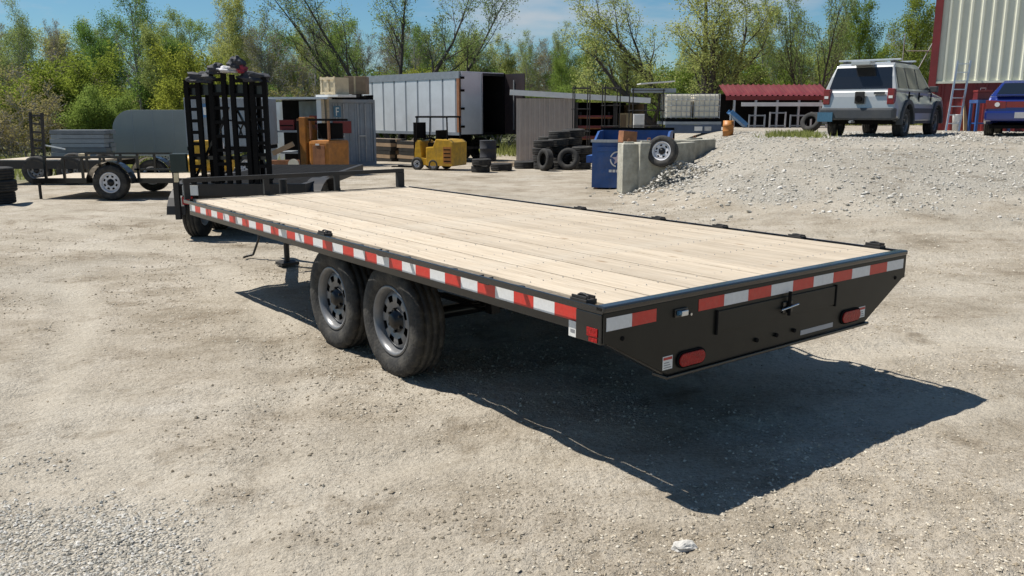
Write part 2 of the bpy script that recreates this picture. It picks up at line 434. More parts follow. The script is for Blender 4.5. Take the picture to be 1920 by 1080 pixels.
def ground_z(x, y):
    x = np.asarray(x, float); y = np.asarray(y, float)
    r = np.hypot(x, y)
    z = mound(x, y)
    z = z + 0.024 * (fbm(x, y, 3, 0.45) - 0.5) + 0.020 * (fbm(x + 50, y, 4, 1.7) - 0.5) * (1 + 1.2 * gravel_mask(x, y))
    fine = np.exp(-r / 9.0)
    rough = 0.35 + 1.5 * sstep((fbm(x + 11, y + 7, 3, 0.8) - 0.42) / 0.22)
    z = z + 0.030 * (fbm(x, y + 30, 3, 6.0) - 0.5) * fine * rough + 0.020 * (fbm(x, y + 60, 2, 24.0) - 0.5) * np.exp(-r / 5.5) * rough
    for cx, cy, rr, dp in TRACKS:
        d = np.hypot(x - cx, y - cy) - rr + 0.10 * (fbm(x, y, 2, 0.8) - 0.5)
        dp = dp * (0.8 + 0.9 * (fbm(x + cx, y, 2, 1.1) - 0.35)) * (1 + 0.35 * np.sin(np.arctan2(y - cy, x - cx) * rr / 0.035) * np.exp(-r / 7.0))
        z = z - dp * np.exp(-(d / 0.14) ** 2) + 0.5 * dp * np.exp(-((np.abs(d) - 0.24) / 0.09) ** 2)
    # the far yard dips a little
    z = z - 0.25 * sstep((y - 26) / 12) * sstep((6 - x) / 4)
    return z
def gz(x, y): return float(ground_z(np.array([x]), np.array([y]))[0])

ang_f = np.radians(np.arange(-44, 44.01, 0.22)); ang_b = np.radians(np.arange(48, 312.01, 4.0))
ang = np.concatenate([ang_f, ang_b])
rad = [0.6]
while rad[-1] < 900:
    r_ = rad[-1]
    rad.append(r_ * (1.0058 if r_ < 24 else (1.02 if r_ < 60 else 1.25)))
rad = np.array(rad)
AA, RR = np.meshgrid(ang, rad)
GX = RR * np.sin(AA); GY = RR * np.cos(AA)
GZ = ground_z(GX, GY)
far = sstep((RR - 60) / 60); GZ = GZ * (1 - far)
na, nr = len(ang), len(rad)
idx = np.arange(na * nr).reshape(nr, na)
q0 = idx[:-1, :]; q1 = idx[1:, :]
nx0 = np.roll(q0, -1, axis=1); nx1 = np.roll(q1, -1, axis=1)
Fq = np.stack([q0, nx0, nx1, q1], -1).reshape(-1, 4)[:, ::-1]
V = np.stack([GX.ravel(), GY.ravel(), GZ.ravel()], -1)

def ground_material():
    m = bpy.data.materials.new('dirt_and_gravel'); m.use_nodes = True
    nt = m.node_tree; N = nt.nodes; L = nt.links
    b = N['Principled BSDF']; b.inputs['Roughness'].default_value = 0.95; b.inputs['Specular IOR Level'].default_value = 0.15
    ge = N.new('ShaderNodeNewGeometry'); pos = ge.outputs['Position']
    def noise(sc, det=5, ro=0.6, off=None, stretch=None):
        n = N.new('ShaderNodeTexNoise'); n.inputs['Scale'].default_value = sc; n.inputs['Detail'].default_value = det; n.inputs['Roughness'].default_value = ro
        v = pos
        if stretch:
            mp = N.new('ShaderNodeMapping'); mp.inputs['Scale'].default_value = stretch; mp.inputs['Rotation'].default_value = (0, 0, 0.5); L.new(v, mp.inputs['Vector']); v = mp.outputs['Vector']
        L.new(v, n.inputs['Vector']); return n.outputs['Fac']
    def ramp(fac, stops):
        r = N.new('ShaderNodeValToRGB'); e = r.color_ramp.elements
        while len(e) < len(stops): e.new(0.5)
        for k, (p, c) in enumerate(stops): e[k].position = p; e[k].color = (*c, 1)
        L.new(fac, r.inputs['Fac']); return r.outputs['Color']
    def mixc(fac, a, c, mode='MIX'):
        x = N.new('ShaderNodeMixRGB'); x.blend_type = mode
        if isinstance(fac, float): x.inputs['Fac'].default_value = fac
        else: L.new(fac, x.inputs['Fac'])
        for s, k in ((a, 'Color1'), (c, 'Color2')):
            if isinstance(s, tuple): x.inputs[k].default_value = (*s, 1)
            else: L.new(s, x.inputs[k])
        return x.outputs['Color']
    dirt = ramp(noise(0.75, 7, 0.65), [(0.30, (0.235, 0.20, 0.15)), (0.43, (0.355, 0.31, 0.245)), (0.56, (0.435, 0.388, 0.318)), (0.70, (0.49, 0.447, 0.38))])
    streak = ramp(noise(2.6, 7, 0.7, stretch=(0.8, 2.0, 1)), [(0.36, (0.82, 0.80, 0.77)), (0.58, (1, 1, 1))])
    dirt = mixc(1.0, dirt, streak, 'MULTIPLY')
    fine = ramp(noise(42, 6, 0.8), [(0.33, (0.58, 0.56, 0.53)), (0.5, (1, 1, 1)), (0.68, (1.22, 1.22, 1.22))])
    dirt = mixc(1.0, dirt, fine, 'MULTIPLY')
    # crushed stone
    vo = N.new('ShaderNodeTexVoronoi'); vo.inputs['Scale'].default_value = 62; vo.inputs['Randomness'].default_value = 1
    L.new(pos, vo.inputs['Vector'])
    st = ramp(vo.outputs['Color'], [(0.0, (0.30, 0.28, 0.235)), (0.5, (0.45, 0.425, 0.37)), (1.0, (0.60, 0.57, 0.51))])
    gap = ramp(vo.outputs['Distance'], [(0.0, (1, 1, 1)), (0.55, (1, 1, 1)), (0.80, (0.45, 0.43, 0.40))])
    st = mixc(0.8, st, gap, 'MULTIPLY')
    st = mixc(0.6, st, fine, 'MULTIPLY')
    at_ = N.new('ShaderNodeAttribute'); at_.attribute_name = 'gravel'
    col = mixc(at_.outputs['Fac'], dirt, st)
    at3 = N.new('ShaderNodeAttribute'); at3.attribute_name = 'packed'
    pk = mixc(0.6, (0.475, 0.43, 0.355), fine, 'MULTIPLY')
    pf = N.new('ShaderNodeMath'); pf.operation = 'MULTIPLY'; pf.inputs[1].default_value = 0.6; L.new(at3.outputs['Fac'], pf.inputs[0])
    col = mixc(pf.outputs[0], col, pk)
    # dark damp stains
    sp = ramp(noise(1.3, 9, 0.78), [(0.34, (0.56, 0.52, 0.47)), (0.47, (1, 1, 1))])
    col = mixc(0.9, col, sp, 'MULTIPLY')
    at2 = N.new('ShaderNodeAttribute'); at2.attribute_name = 'weeds'
    col = mixc(at2.outputs['Fac'], col, (0.13, 0.14, 0.07))
    L.new(col, b.inputs['Base Color'])
    bn = noise(60, 4, 0.7); bn2 = noise(14, 5, 0.7)
    ad = N.new('ShaderNodeMath'); ad.operation = 'MULTIPLY_ADD'; ad.inputs[1].default_value = 2.2
    L.new(bn2, ad.inputs[0]); L.new(bn, ad.inputs[2])
    gm = N.new('ShaderNodeMath'); gm.operation = 'MULTIPLY'; gm.inputs[1].default_value = -1.6
    gk = N.new('ShaderNodeMath'); gk.operation = 'MULTIPLY'
    L.new(vo.outputs['Distance'], gk.inputs[0]); L.new(at_.outputs['Fac'], gk.inputs[1]); L.new(gk.outputs[0], gm.inputs[0])
    a2 = N.new('ShaderNodeMath'); L.new(ad.outputs[0], a2.inputs[0]); L.new(gm.outputs[0], a2.inputs[1])
    bp = N.new('ShaderNodeBump'); bp.inputs['Strength'].default_value = 0.95; bp.inputs['Distance'].default_value = 0.016
    L.new(a2.outputs[0], bp.inputs['Height']); L.new(bp.outputs['Normal'], b.inputs['Normal'])
    return m
gmesh = fast_mesh('ground', V, Fq, ground_material(), True)
ga = gmesh.attributes.new('gravel', 'FLOAT', 'POINT')
ga.data.foreach_set('value', (0.9 * gravel_mask(V[:, 0], V[:, 1])).astype(np.float32))
pa = gmesh.attributes.new('packed', 'FLOAT', 'POINT')
pa.data.foreach_set('value', packed(V[:, 0], V[:, 1]).astype(np.float32))
wa = gmesh.attributes.new('weeds', 'FLOAT', 'POINT')
weeds = sstep((V[:, 1] + 3 * (fbm(V[:, 0], V[:, 1], 3, 0.4) - 0.5) - 41.5) / 3) * 0.95
weeds = np.maximum(weeds, sstep((-8.5 - V[:, 0]) / 3) * sstep((V[:, 1] - 21 + 2 * (fbm(V[:, 0], V[:, 1], 3, 0.7) - 0.5)) / 2.0) * 0.8)
wa.data.foreach_set('value', weeds.astype(np.float32))
tag(link('ground', gmesh), kind='structure')

# loose stones: low icosahedra, knocked out of shape, sunk into the dirt
ICO_V = []
ph = (1 + 5 ** 0.5) / 2
for a, b in ((-1, ph), (1, ph), (-1, -ph), (1, -ph)):
    ICO_V += [(a, b, 0)]
for a, b in ((-1, ph), (1, ph), (-1, -ph), (1, -ph)):
    ICO_V += [(0, a, b)]
for a, b in ((ph, -1), (ph, 1), (-ph, -1), (-ph, 1)):
    ICO_V += [(a, 0, b)]
ICO_V = np.array(ICO_V) / 1.9
ICO_F = np.array([(0,11,5),(0,5,1),(0,1,7),(0,7,10),(0,10,11),(1,5,9),(5,11,4),(11,10,2),(10,7,6),(7,1,8),(3,9,4),(3,4,2),(3,2,6),(3,6,8),(3,8,9),(4,9,5),(2,4,11),(6,2,10),(8,6,7),(9,8,1)])
ICO_V_, ICO_F_ = ICO_V, ICO_F
OCT_V = np.array([(1,0,0),(-1,0,0),(0,1,0),(0,-1,0),(0,0,1),(0,0,-1)], float)
OCT_F = np.array([(0,2,4),(2,1,4),(1,3,4),(3,0,4),(2,0,5),(1,2,5),(3,1,5),(0,3,5)])
def stones(name, P, S, material, label, cat='gravel', low=False):
    n = len(P)
    ICO_V, ICO_F = (OCT_V, OCT_F) if low else (ICO_V_, ICO_F_)
    nv = len(ICO_V)
    base = np.repeat(ICO_V[None], n, 0) * RNG.uniform(0.72, 1.18, (n, nv, 1))
    base *= np.stack([RNG.uniform(0.8, 1.35, n), RNG.uniform(0.7, 1.1, n), RNG.uniform(0.42, 0.8, n)], -1)[:, None, :]
    a = RNG.uniform(0, 2 * PI, n); c, s = np.cos(a)[:, None], np.sin(a)[:, None]
    x = base[..., 0] * c - base[..., 1] * s; y = base[..., 0] * s + base[..., 1] * c
    base = np.stack([x, y, base[..., 2] + x * RNG.uniform(-0.3, 0.3, (n, 1))], -1)
    Vv = base * (S[:, None, None] * 0.5) + P[:, None, :]
    Fv = (ICO_F[None] + (np.arange(n) * nv)[:, None, None]).reshape(-1, 3)
    me = fast_mesh(name, Vv.reshape(-1, 3), Fv, material)
    at_ = me.attributes.new('tint', 'FLOAT', 'POINT')
    at_.data.foreach_set('value', np.repeat(RNG.random(n), nv).astype(np.float32))
    o = link(name, me)
    return tag(o, label, cat, kind='stuff')
def stone_material(name, c0, c1, c2):
    m = bpy.data.materials.new(name); m.use_nodes = True
    N = m.node_tree.nodes; L = m.node_tree.links; b = N['Principled BSDF']; b.inputs['Roughness'].default_value = 0.9; b.inputs['Specular IOR Level'].default_value = 0.2
    a = N.new('ShaderNodeAttribute'); a.attribute_name = 'tint'
    r = N.new('ShaderNodeValToRGB'); e = r.color_ramp.elements; e.new(0.5)
    for k, (p, c) in enumerate(((0, c0), (0.45, c1), (1, c2))): e[k].position = p; e[k].color = (*c, 1)
    L.new(a.outputs['Fac'], r.inputs['Fac']); L.new(r.outputs['Color'], b.inputs['Base Color'])
    return m
M['gravel'] = stone_material('crushed_grey_stone', (0.24, 0.225, 0.19), (0.46, 0.44, 0.39), (0.63, 0.60, 0.55))
M['pebble'] = stone_material('dusty_pebbles', (0.26, 0.215, 0.155), (0.43, 0.37, 0.28), (0.60, 0.55, 0.46))
def scatter(n, sampler, accept, size, sink=0.15):
    x, y = sampler(n); k = RNG.random(len(x)) < accept(x, y); x, y = x[k], y[k]
    s = size(len(x), x, y)
    return np.stack([x, y, ground_z(x, y) + s * (0.5 * 0.55 - sink)], -1), s
def polar(r0, r1, a0=-40, a1=40, pw=1.0):
    def f(n):
        u = RNG.random(n) ** pw; r = r0 * (r1 / r0) ** u; a = np.radians(RNG.uniform(a0, a1, n))
        return r * np.sin(a), r * np.cos(a)
    return f
# patch of grey crushed stone at the lower left corner of the view
P, S = scatter(60000, lambda n: (RNG.uniform(-3.6, -0.3, n), RNG.uniform(1.6, 4.1, n)), lambda x, y: np.clip(gravel_mask(x, y), 0, 1) ** 1.3 * 0.75, lambda n, x, y: 0.005 + 0.019 * RNG.random(n) ** 2.2)
stones('crushed_stone', P, S, M['gravel'], 'patch of loose grey crushed stone in the foreground corner', low=True)
# pebbles over the packed dirt
P, S = scatter(150000, polar(2.2, 16), lambda x, y: (0.12 + 0.7 * sstep((fbm(x + 11, y + 7, 3, 0.8) - 0.42) / 0.22)) * (1 - 0.85 * packed(x, y)), lambda n, x, y: (0.005 + 0.017 * RNG.random(n) ** 4) * (0.75 + 0.07 * np.hypot(x, y)))
stones('pebbles', P, S, M['pebble'], 'small pebbles strewn over the packed dirt yard', low=True)
# crumbled clods of dirt in drifts
P, S = scatter(26000, polar(2.4, 13), lambda x, y: 0.85 * sstep((fbm(x * 0.8 + y * 0.5 + 31, y * 0.8 - x * 0.5, 4, 1.1) - 0.56) / 0.10) * (1 - 0.8 * packed(x, y)), lambda n, x, y: (0.008 + 0.022 * RNG.random(n) ** 3) * (0.8 + 0.05 * np.hypot(x, y)))
M['clod'] = stone_material('dirt_clods', (0.22, 0.185, 0.135), (0.36, 0.31, 0.24), (0.46, 0.41, 0.33))
stones('dirt_clods', P, S, M['clod'], 'drifts of crumbled tan dirt clods across the yard', 'dirt', low=True)
# coarse stone of the bank on the right
P, S = scatter(42000, lambda n: (RNG.uniform(2.0, 15, n), RNG.uniform(10.5, 26, n)), lambda x, y: np.clip(gravel_mask(x, y) * 0.9 - 0.1, 0, 1) * sstep((mound(x, y) - 0.05) / 0.25), lambda n, x, y: 0.018 + 0.05 * RNG.random(n) ** 3)
stones('bank_gravel', P, S, M['gravel'], 'coarse pale gravel covering the bank below the parked cars')
# a band of fist-sized rubble along the toe of the bank
P, S = scatter(2600, lambda n: (RNG.uniform(1.6, 6.5, n), RNG.uniform(13, 21, n)), lambda x, y: np.exp(-((mound(x, y) - 0.35) / 0.3) ** 2) * 0.5, lambda n, x, y: 0.025 + 0.085 * RNG.random(n) ** 4)
stones('rubble', P, S, M['gravel'], 'loose pale rubble tumbling down the edge of the gravel bank')

o = MB(); 
rs = np.random.default_rng(5)
bm = bmesh.new(); bmesh.ops.create_icosphere(bm, subdivisions=3, radius=0.5)
for v in bm.verts:
    p = v.co.normalized()
    k = 1 + 0.18 * math.sin(5 * p.x + 1) * math.cos(4 * p.y) + 0.10 * math.sin(9 * p.z + 3 * p.x)
    v.co = Vector((p.x * 0.052 * k, p.y * 0.030 * k, p.z * 0.022 * k))
me = bpy.data.meshes.new('stone'); bm.to_mesh(me); bm.free(); me.materials.append(M['stone'])
o = link('stone', me); o.location = (0.705, 3.15, gz(0.705, 3.15) + 0.012); o.rotation_euler = (0, 0, 0.2)
tag(o, 'single pale stone lying on the dirt in front of the trailer shadow', 'stone')

# ================================================================= WHEELS
def tyre_mb(Rr, w, rin, n=48, tread=True):
    """tyre of revolution about x, centred on 0, sidewall bulged, tread grooved"""
    h = w / 2
    pr = [(-h*0.72, rin), (-h*0.95, rin+0.25*(Rr-rin)), (-h, rin+0.52*(Rr-rin)), (-h*0.94, Rr-0.16*(Rr-rin)), (-h*0.80, Rr-0.035*(Rr-rin))]
    if tread:
        g = 0.010
        for c in (-0.45, 0.0, 0.45):
            pr += [(h*(c-0.24), Rr), (h*(c-0.055), Rr), (h*(c-0.045), Rr-g), (h*(c+0.045), Rr-g), (h*(c+0.055), Rr)]
        pr += [(h*0.69, Rr)]
    else:
        pr += [(-h*0.5, Rr), (h*0.5, Rr)]
    pr += [(h*0.80, Rr-0.035*(Rr-rin)), (h*0.94, Rr-0.16*(Rr-rin)), (h, rin+0.52*(Rr-rin)), (h*0.95, rin+0.25*(Rr-rin)), (h*0.72, rin)]
    m = MB().lathe(pr, 'x', n)
    if n >= 96:   # tread blocks: cross grooves cut into the ribs
        st = 2*PI/n
        def cut(x, y, z):
            r = math.hypot(y, z)
            if r > Rr - 0.03*(Rr-rin) - 0.002 and (abs(x) > h*0.30):
                k = int(round(math.atan2(z, y)/st + (2 if x > 0 else 0))) % 4
                if k == 0: s = (r - 0.011)/r; return (x, y*s, z*s)
            return (x, y, z)
        m.warp(cut)
    return m
def rim_mb(rin, w, face, holes=8, n=48):
    """steel wheel: barrel plus dished disc with hand holes; face = side (-1 left, +1 right) that is seen"""
    m = MB(); h = w / 2
    s = face
    m.lathe([(s*h*0.80, rin*1.03), (s*h*0.86, rin*1.0), (s*h*0.80, rin*0.94), (s*h*0.60, rin*0.90), (s*h*0.30, rin*0.86), (-s*h*0.7, rin*0.88), (-s*h*0.78, rin*1.0)], 'x', n)
    rings = [(s*h*0.30, rin*0.86), (s*h*0.40, rin*0.80), (s*h*0.50, rin*0.72), (s*h*0.50, rin*0.54), (s*h*0.40, rin*0.44), (s*h*0.36, rin*0.22)]
    p = []
    for (t, r) in rings:
        for k in range(n):
            a = 2*PI*k/n; p.append((t, r*math.cos(a), r*math.sin(a)))
    f = []
    per = n // holes
    for i in range(len(rings)-1):
        for k in range(n):
            if i == 2 and (k % per) in range(per//4, per//4 + per//2): continue
            f.append((i*n+k, i*n+(k+1) % n, (i+1)*n+(k+1) % n, (i+1)*n+k))
    m.add(p, f, True)
    return m
def wheel(parent, c, Rr, w, rin, face, rimmat, holes=8, tyremat=None, hub=True, tilt=None, n=48):
    """wheel (a part) > rim, hub (sub-parts); the tyre is the wheel's own mesh"""
    t = tyre_mb(Rr, w, rin, n).build('wheel', tyremat or M['rubber'], parent, loc=c)
    rim_mb(rin, w, face, holes, n).build('rim', rimmat, t)
    s = face; h = w/2
    if hub:
        MB().lathe([(s*h*0.25, rin*0.9), (s*h*0.20, 0.001)], 'x', 24).build('brake_drum', M['dark'], t)
        hb = MB().lathe([(s*h*0.34, rin*0.36), (s*h*0.46, rin*0.34), (s*h*0.5, rin*0.26), (s*h*0.72, rin*0.21), (s*h*0.78, rin*0.16), (s*h*0.79, 0.001)], 'x', 20)
        for k in range(6):
            a = 2*PI*(k+0.5)/6; hb.tube((s*h*0.38, rin*0.33*math.cos(a), rin*0.33*math.sin(a)), (s*h*0.62, rin*0.33*math.cos(a), rin*0.33*math.sin(a)), rin*0.045, n=6)
        hb.build('hub', M['hub'], t)
    return t

# ================================================================= THE DECKOVER TRAILER
W, LEN, H = 2.59, 6.0, 0.895
T = thing('flatbed_trailer', 'long black flatbed trailer with bare pine plank deck and red and white tape', 'trailer', TA, TH)
# frame
for s in (0.72, 1.87):
    m = MB(); m.box((s-0.055, 0.10, 0.535), (s+0.055, 5.95, 0.547)); m.box((s-0.055, 0.10, 0.783), (s+0.055, 5.95, 0.795)); m.box((s-0.004, 0.10, 0.547), (s+0.004, 5.95, 0.783))
    m.build('main_beam', M['black'], T)
for k in range(15):
    y = 0.25 + k * 0.40
    MB().box((0.085, y-0.02, 0.798), (2.505, y+0.02, 0.852)).build('crossmember', M['black'], T)
# side channels, rub rails, spools, stake pockets
SPOOL = [0.62, 1.22, 1.72, 2.32, 3.35, 3.85, 4.45, 5.0, 5.45]
POCK = [0.92, 2.02, 3.65, 4.72]
for side in (0, 1):
    fx = (lambda x: x) if side == 0 else (lambda x: W - x)
    def sb(x0, x1, y0, y1, z0, z1):
        a, b = sorted((fx(x0), fx(x1))); return MB().box((a, y0, z0), (b, y1, z1))
    ch = MB()
    for (x0, x1, z0, z1) in ((0.050, 0.058, 0.742, 0.866), (0.058, 0.100, 0.742, 0.750), (0.058, 0.074, 0.858, 0.866)):
        a, b = sorted((fx(x0), fx(x1))); ch.box((a, 0.012, z0), (b, LEN-0.012, z1))
    ch.build('side_channel', M['black'], T)
    # rail: flat bar with rounded top edge
    rl = MB(); a, b = sorted((fx(0.0), fx(0.014)))
    rl.box((a, 0.0, 0.862), (b, LEN, 0.896))
    rl.build('rub_rail', M['blackrail'], T, bevel=0.004)
    for y in SPOOL:
        MB().tube((fx(0.014), y, 0.879), (fx(0.05), y, 0.853 + 0.02), 0.016, n=10).build('rail_spool', M['black'], T)
    for y in POCK:
        m = MB(); 
        a, b = sorted((fx(0.0145), fx(0.0495)))
        m.box((a, y-0.045, 0.853), (b, y-0.039, 0.893)); m.box((a, y+0.039, 0.853), (b, y+0.045, 0.893)); m.box((a, y-0.039, 0.853), (b, y+0.039, 0.858))
        m.build('stake_pocket', M['black'], T)
# end channels and rear corner posts
MB().box((0.058, LEN-0.011, 0.742), (W-0.058, LEN-0.003, 0.897)).build('front_channel', M['black'], T)
for side, x0, x1 in ((0, 0.0, 0.085), (1, W-0.085, W)):
    MB().box((x0, 0.006, 0.722), (x1, 0.175, 0.861)).build('corner_pocket', M['black'], T, bevel=0.004)
# deck planks
NP = 17; x0 = 0.079; x1 = W - 0.079; pw = (x1 - x0) / NP
rnd = random.Random(4)
for k in range(NP):
    dz = rnd.uniform(-0.0025, 0.002)
    m = MB().box((-pw/2+0.0022, -2.95+rnd.uniform(-.004, .004), -0.038), (pw/2-0.0022, 2.955+rnd.uniform(-.004, .004), 0))
    p = m.build('plank', M['plank'], T, bevel=0.003, loc=(x0 + (k+0.5)*pw, 3.005, H - 0.003 + dz), rot=(0, rnd.uniform(-0.006, 0.006), 0))
# deck screws, in rows over the crossmembers
m = MB()
for j in range(15):
    for k in range(NP):
        for q in (-0.04, 0.04):
            cx = x0 + (k+0.5)*pw + q + rnd.uniform(-.008, .008); cy = 0.25 + j*0.40 + rnd.uniform(-.012, .012)
            m.tube((cx, cy, H-0.006), (cx, cy, H+0.0005), 0.0030, n=6)
tag(m.build('deck_screws', M['galv'], T), kind='stuff')
# rear plate
pl = [(0.006, 0.868), (0.006, 0.728), (0.036, 0.724), (0.43, 0.506), (2.16, 0.506), (2.554, 0.724), (W-0.006, 0.728), (W-0.006, 0.868)]
MB().prism(pl, -0.006, 0.004, 'y').build('rear_plate', M['olive'], T, bevel=0.002)
tr = MB().box((0.0, -0.011, 0.869), (W, 0.048, 0.899)); tr.build('rear_rail', M['blackrail'], T, bevel=0.008)
MB().box((0.41, -0.022, 0.490), (2.18, 0.075, 0.504)).build('rear_skid', M['black'], T, bevel=0.003)
for a, b in (((0.036, 0.722), (0.43, 0.500)), ((W-0.036, 0.722), (W-0.43, 0.500))):
    MB().bar((a[0], 0.04, a[1]), (b[0], 0.04, b[1]), 0.07, 0.008).build('plate_return', M['black'], T)
# ramp storage door on the rear plate
m = MB()
d = [(0.775, 0.668), (1.805, 0.668), (1.805, 0.766), (0.775, 0.766)]
MB().box((0.775, -0.0135, 0.662), (1.805, -0.0065, 0.770)).build('ramp_door', M['olive'], T, bevel=0.002)
for x in (0.768, 1.812):
    MB().box((x-0.006, -0.017, 0.652), (x+0.006, -0.0066, 0.776)).build('door_hinge', M['dark'], T)
lt = MB().box((1.30, -0.024, 0.685), (1.385, -0.0142, 0.745)).build('door_latch', M['black'], T, bevel=0.002)
MB().tube((1.345, -0.03, 0.67), (1.345, -0.03, 0.80), 0.009, n=10).build('latch_pin', M['dark'], lt)
MB().tube((1.27, -0.034, 0.708), (1.42, -0.034, 0.722), 0.006, n=8).build('latch_handle', M['chrome'], lt)
for x in (1.10, 1.27, 1.43):
    MB().tube((x, -0.007, 0.569), (x, -0.019, 0.569), 0.012, n=8).build('bolt', M['dark'], T)
for x in (0.119, 2.47):
    MB().tube((x, -0.0062, 0.738), (x, -0.010, 0.738), 0.011, n=10).build('rivet', M['dark'], T)
# tail lamps: oval lens in a rubber grommet
def oval(cx, cz, a, r, y0, y1, n=10):
    po = []
    for k in range(n+1):
        t = -PI/2 + PI*k/n; po.append((cx+a+r*math.cos(t), cz+r*math.sin(t)))
    for k in range(n+1):
        t = PI/2 + PI*k/n; po.append((cx-a+r*math.cos(t), cz+r*math.sin(t)))
    return MB().prism(po, y0, y1, 'y')
for cx, cz, sx in ((0.588, 0.566, 0.425), (1.985, 0.570, 2.115)):
    g = oval(cx, cz, 0.062, 0.042, -0.016, -0.0062).build('tail_lamp', M['dark'], T, bevel=0.003)
    oval(cx, cz, 0.060, 0.033, -0.024, -0.0165).build('lens', M['redlens'], g, bevel=0.004)
    s = MB().box((sx-0.034, -0.0078, cz-0.030), (sx+0.034, -0.0064, cz+0.036)).build('sticker', M['sticker'], T)
    MB().box((sx-0.030, -0.0090, cz+0.018), (sx+0.030, -0.0079, cz+0.031)).build('printed_band', M['stickred'], s)
    for q in range(3):
        MB().box((sx-0.026, -0.0088, cz-0.022+q*0.012), (sx+0.026-q*0.008, -0.0079, cz-0.018+q*0.012)).build('printed_line', M['stickgrey'], s)
s = MB().box((1.50, -0.0078, 0.529), (1.815, -0.0064, 0.556)).build('strip_sticker', mat('silver_strip', (0.34, 0.36, 0.40), 0.4, 0.2), T)
# reading lamp / licence light near the rear left corner
g = MB().box((0.455, -0.016, 0.783), (0.545, -0.0064, 0.825)).build('licence_lamp', M['black'], T, bevel=0.004)
MB().box((0.488, -0.030, 0.789), (0.535, -0.0165, 0.815)).build('lamp_cover', M['alu'], g, bevel=0.004)
MB().tube((0.468, -0.020, 0.806), (0.488, -0.020, 0.806), 0.012, n=8).build('lamp_lens', M['plate_blue'], g)
MB().tube((0.575, -0.0065, 0.785), (0.575, -0.014, 0.785), 0.007, n=8).build('bolt', M['chrome'], T)
# reflective tape: each printed block
TS = 0.319 / 2
def tape_blocks(n, first_white, place):
    for k in range(n):
        w_ = (k % 2 == 0) == first_white
        place(k).build('white_tape' if w_ else 'red_tape', M['twhite'] if w_ else M['tred'], T)
tape_blocks(36, False, lambda k: MB().box((0.0484, 0.222+k*TS+0.0004, 0.783), (0.0497, 0.222+(k+1)*TS-0.0004, 0.849)))
tape_blocks(36, False, lambda k: MB().box((W-0.0497, 0.222+k*TS+0.0004, 0.783), (W-0.0484, 0.222+(k+1)*TS-0.0004, 0.849)))
tape_blocks(2, True, lambda k: MB().box((0.018+k*TS, -0.0078, 0.785), (0.018+(k+1)*TS-0.001, -0.0064, 0.846)))
RT = (2.553-0.632)/10*0.999
tape_blocks(10, False, lambda k: MB().box((0.632+k*RT, -0.0078 if k != 3 else -0.0079, 0.790), (0.632+(k+1)*RT-0.001, -0.0064, 0.849)))
# side marker, hanging tag, small sticker
g = MB().box((-0.004, 0.028, 0.752), (-0.0005, 0.098, 0.792)).build('side_marker_lamp', M['redlens'], T, bevel=0.001)
g = MB().box((-0.003, 0.030, 0.728), (-0.0005, 0.085, 0.748)).build('side_reflector', M['redlens'], T)
g = MB().box((0.040, 0.212, 0.708), (0.0425, 0.268, 0.783)).build('hanging_tag', M['sticker'], T)
MB().box((0.039, 0.225, 0.728), (0.0399, 0.255, 0.744)).build('printed_line', M['stickgrey'], g)
# tie-down winch brackets standing on the rails
def tie_down(x, y, big=True):
    b = MB(); b.box((-0.034, -0.055, -0.02), (0.034, 0.055, 0.016)); b.box((-0.03, -0.05, 0.016), (-0.022, 0.05, 0.036)); b.box((0.022, -0.05, 0.016), (0.03, 0.05, 0.036))
    o = b.build('tie_down_bracket', M['rustblack'], T, bevel=0.004, loc=(x, y, 0.897))
    o.scale = (1, 1, 0.7)
    pts = [(0, 0.035*math.cos(t), 0.018+0.024*math.sin(t)) for t in np.linspace(0, 2*PI, 13)[:-1]]
    MB().path(pts, 0.008, 6, True).build('tie_down_ring', M['rustblack'], o)
    return o
for y in (0.165, 2.86): tie_down(0.036, y)
for y in (0.19, 0.76, 1.42, 2.04, 2.98): 
    o = tie_down(W-0.036, y)
    o.scale = (1, 1, 0.5) if y > 0.3 else (1, 1, 0.8)
# front headboard rail
MB().bar((0.0, 5.985, 1.083), (2.50, 5.985, 1.083), 0.045, 0.042).build('headboard_rail', M['rustblack'], T)
for x in (0.035, 0.85, 1.655):
    MB().box((x-0.028, 5.965, 0.898), (x+0.028, 6.005, 1.061)).build('headboard_post', M['rustblack'], T)
MB().box((2.415, 5.955, 0.898), (2.497, 6.015, 1.061)).build('headboard_post', M['rustblack'], T)
# axles, springs, wheels
for y in (2.21, 3.09):
    MB().tube((0.30, y, 0.374), (W-0.30, y, 0.374), 0.045, n=12).build('axle', M['black'], T)
    for s, x in ((-1, 0.27), (1, W-0.27)):
        w_ = wheel(T, (x, y, 0.374), 0.384, 0.228, 0.232, s, M['rim'], 8, n=96)
    for x in (0.72, 1.87):
        m = MB()
        for k in range(3): m.box((x-0.03, y-0.36+0.07*k, 0.435+0.009*k), (x+0.03, y+0.36-0.07*k, 0.443+0.009*k))
        m.build('leaf_spring', M['black'], T)
for x in (0.72, 1.87):
    for y in (1.80, 2.65, 3.50):
        MB().box((x-0.035, y-0.035, 0.43), (x+0.035, y+0.035, 0.535)).build('spring_hanger', M['black'], T)
# underside clutter: wiring loom and ramp tray
MB().path([(0.16, 0.3, 0.735), (0.17, 1.0, 0.70), (0.16, 1.8, 0.73), (0.17, 2.6, 0.72), (0.16, 3.6, 0.73), (0.18, 5.6, 0.72)], 0.006, 6).build('wiring_loom', M['hub'], T)
MB().box((0.80, 0.03, 0.64), (1.79, 1.9, 0.652)).build('ramp_tray', M['rustblack'], T)
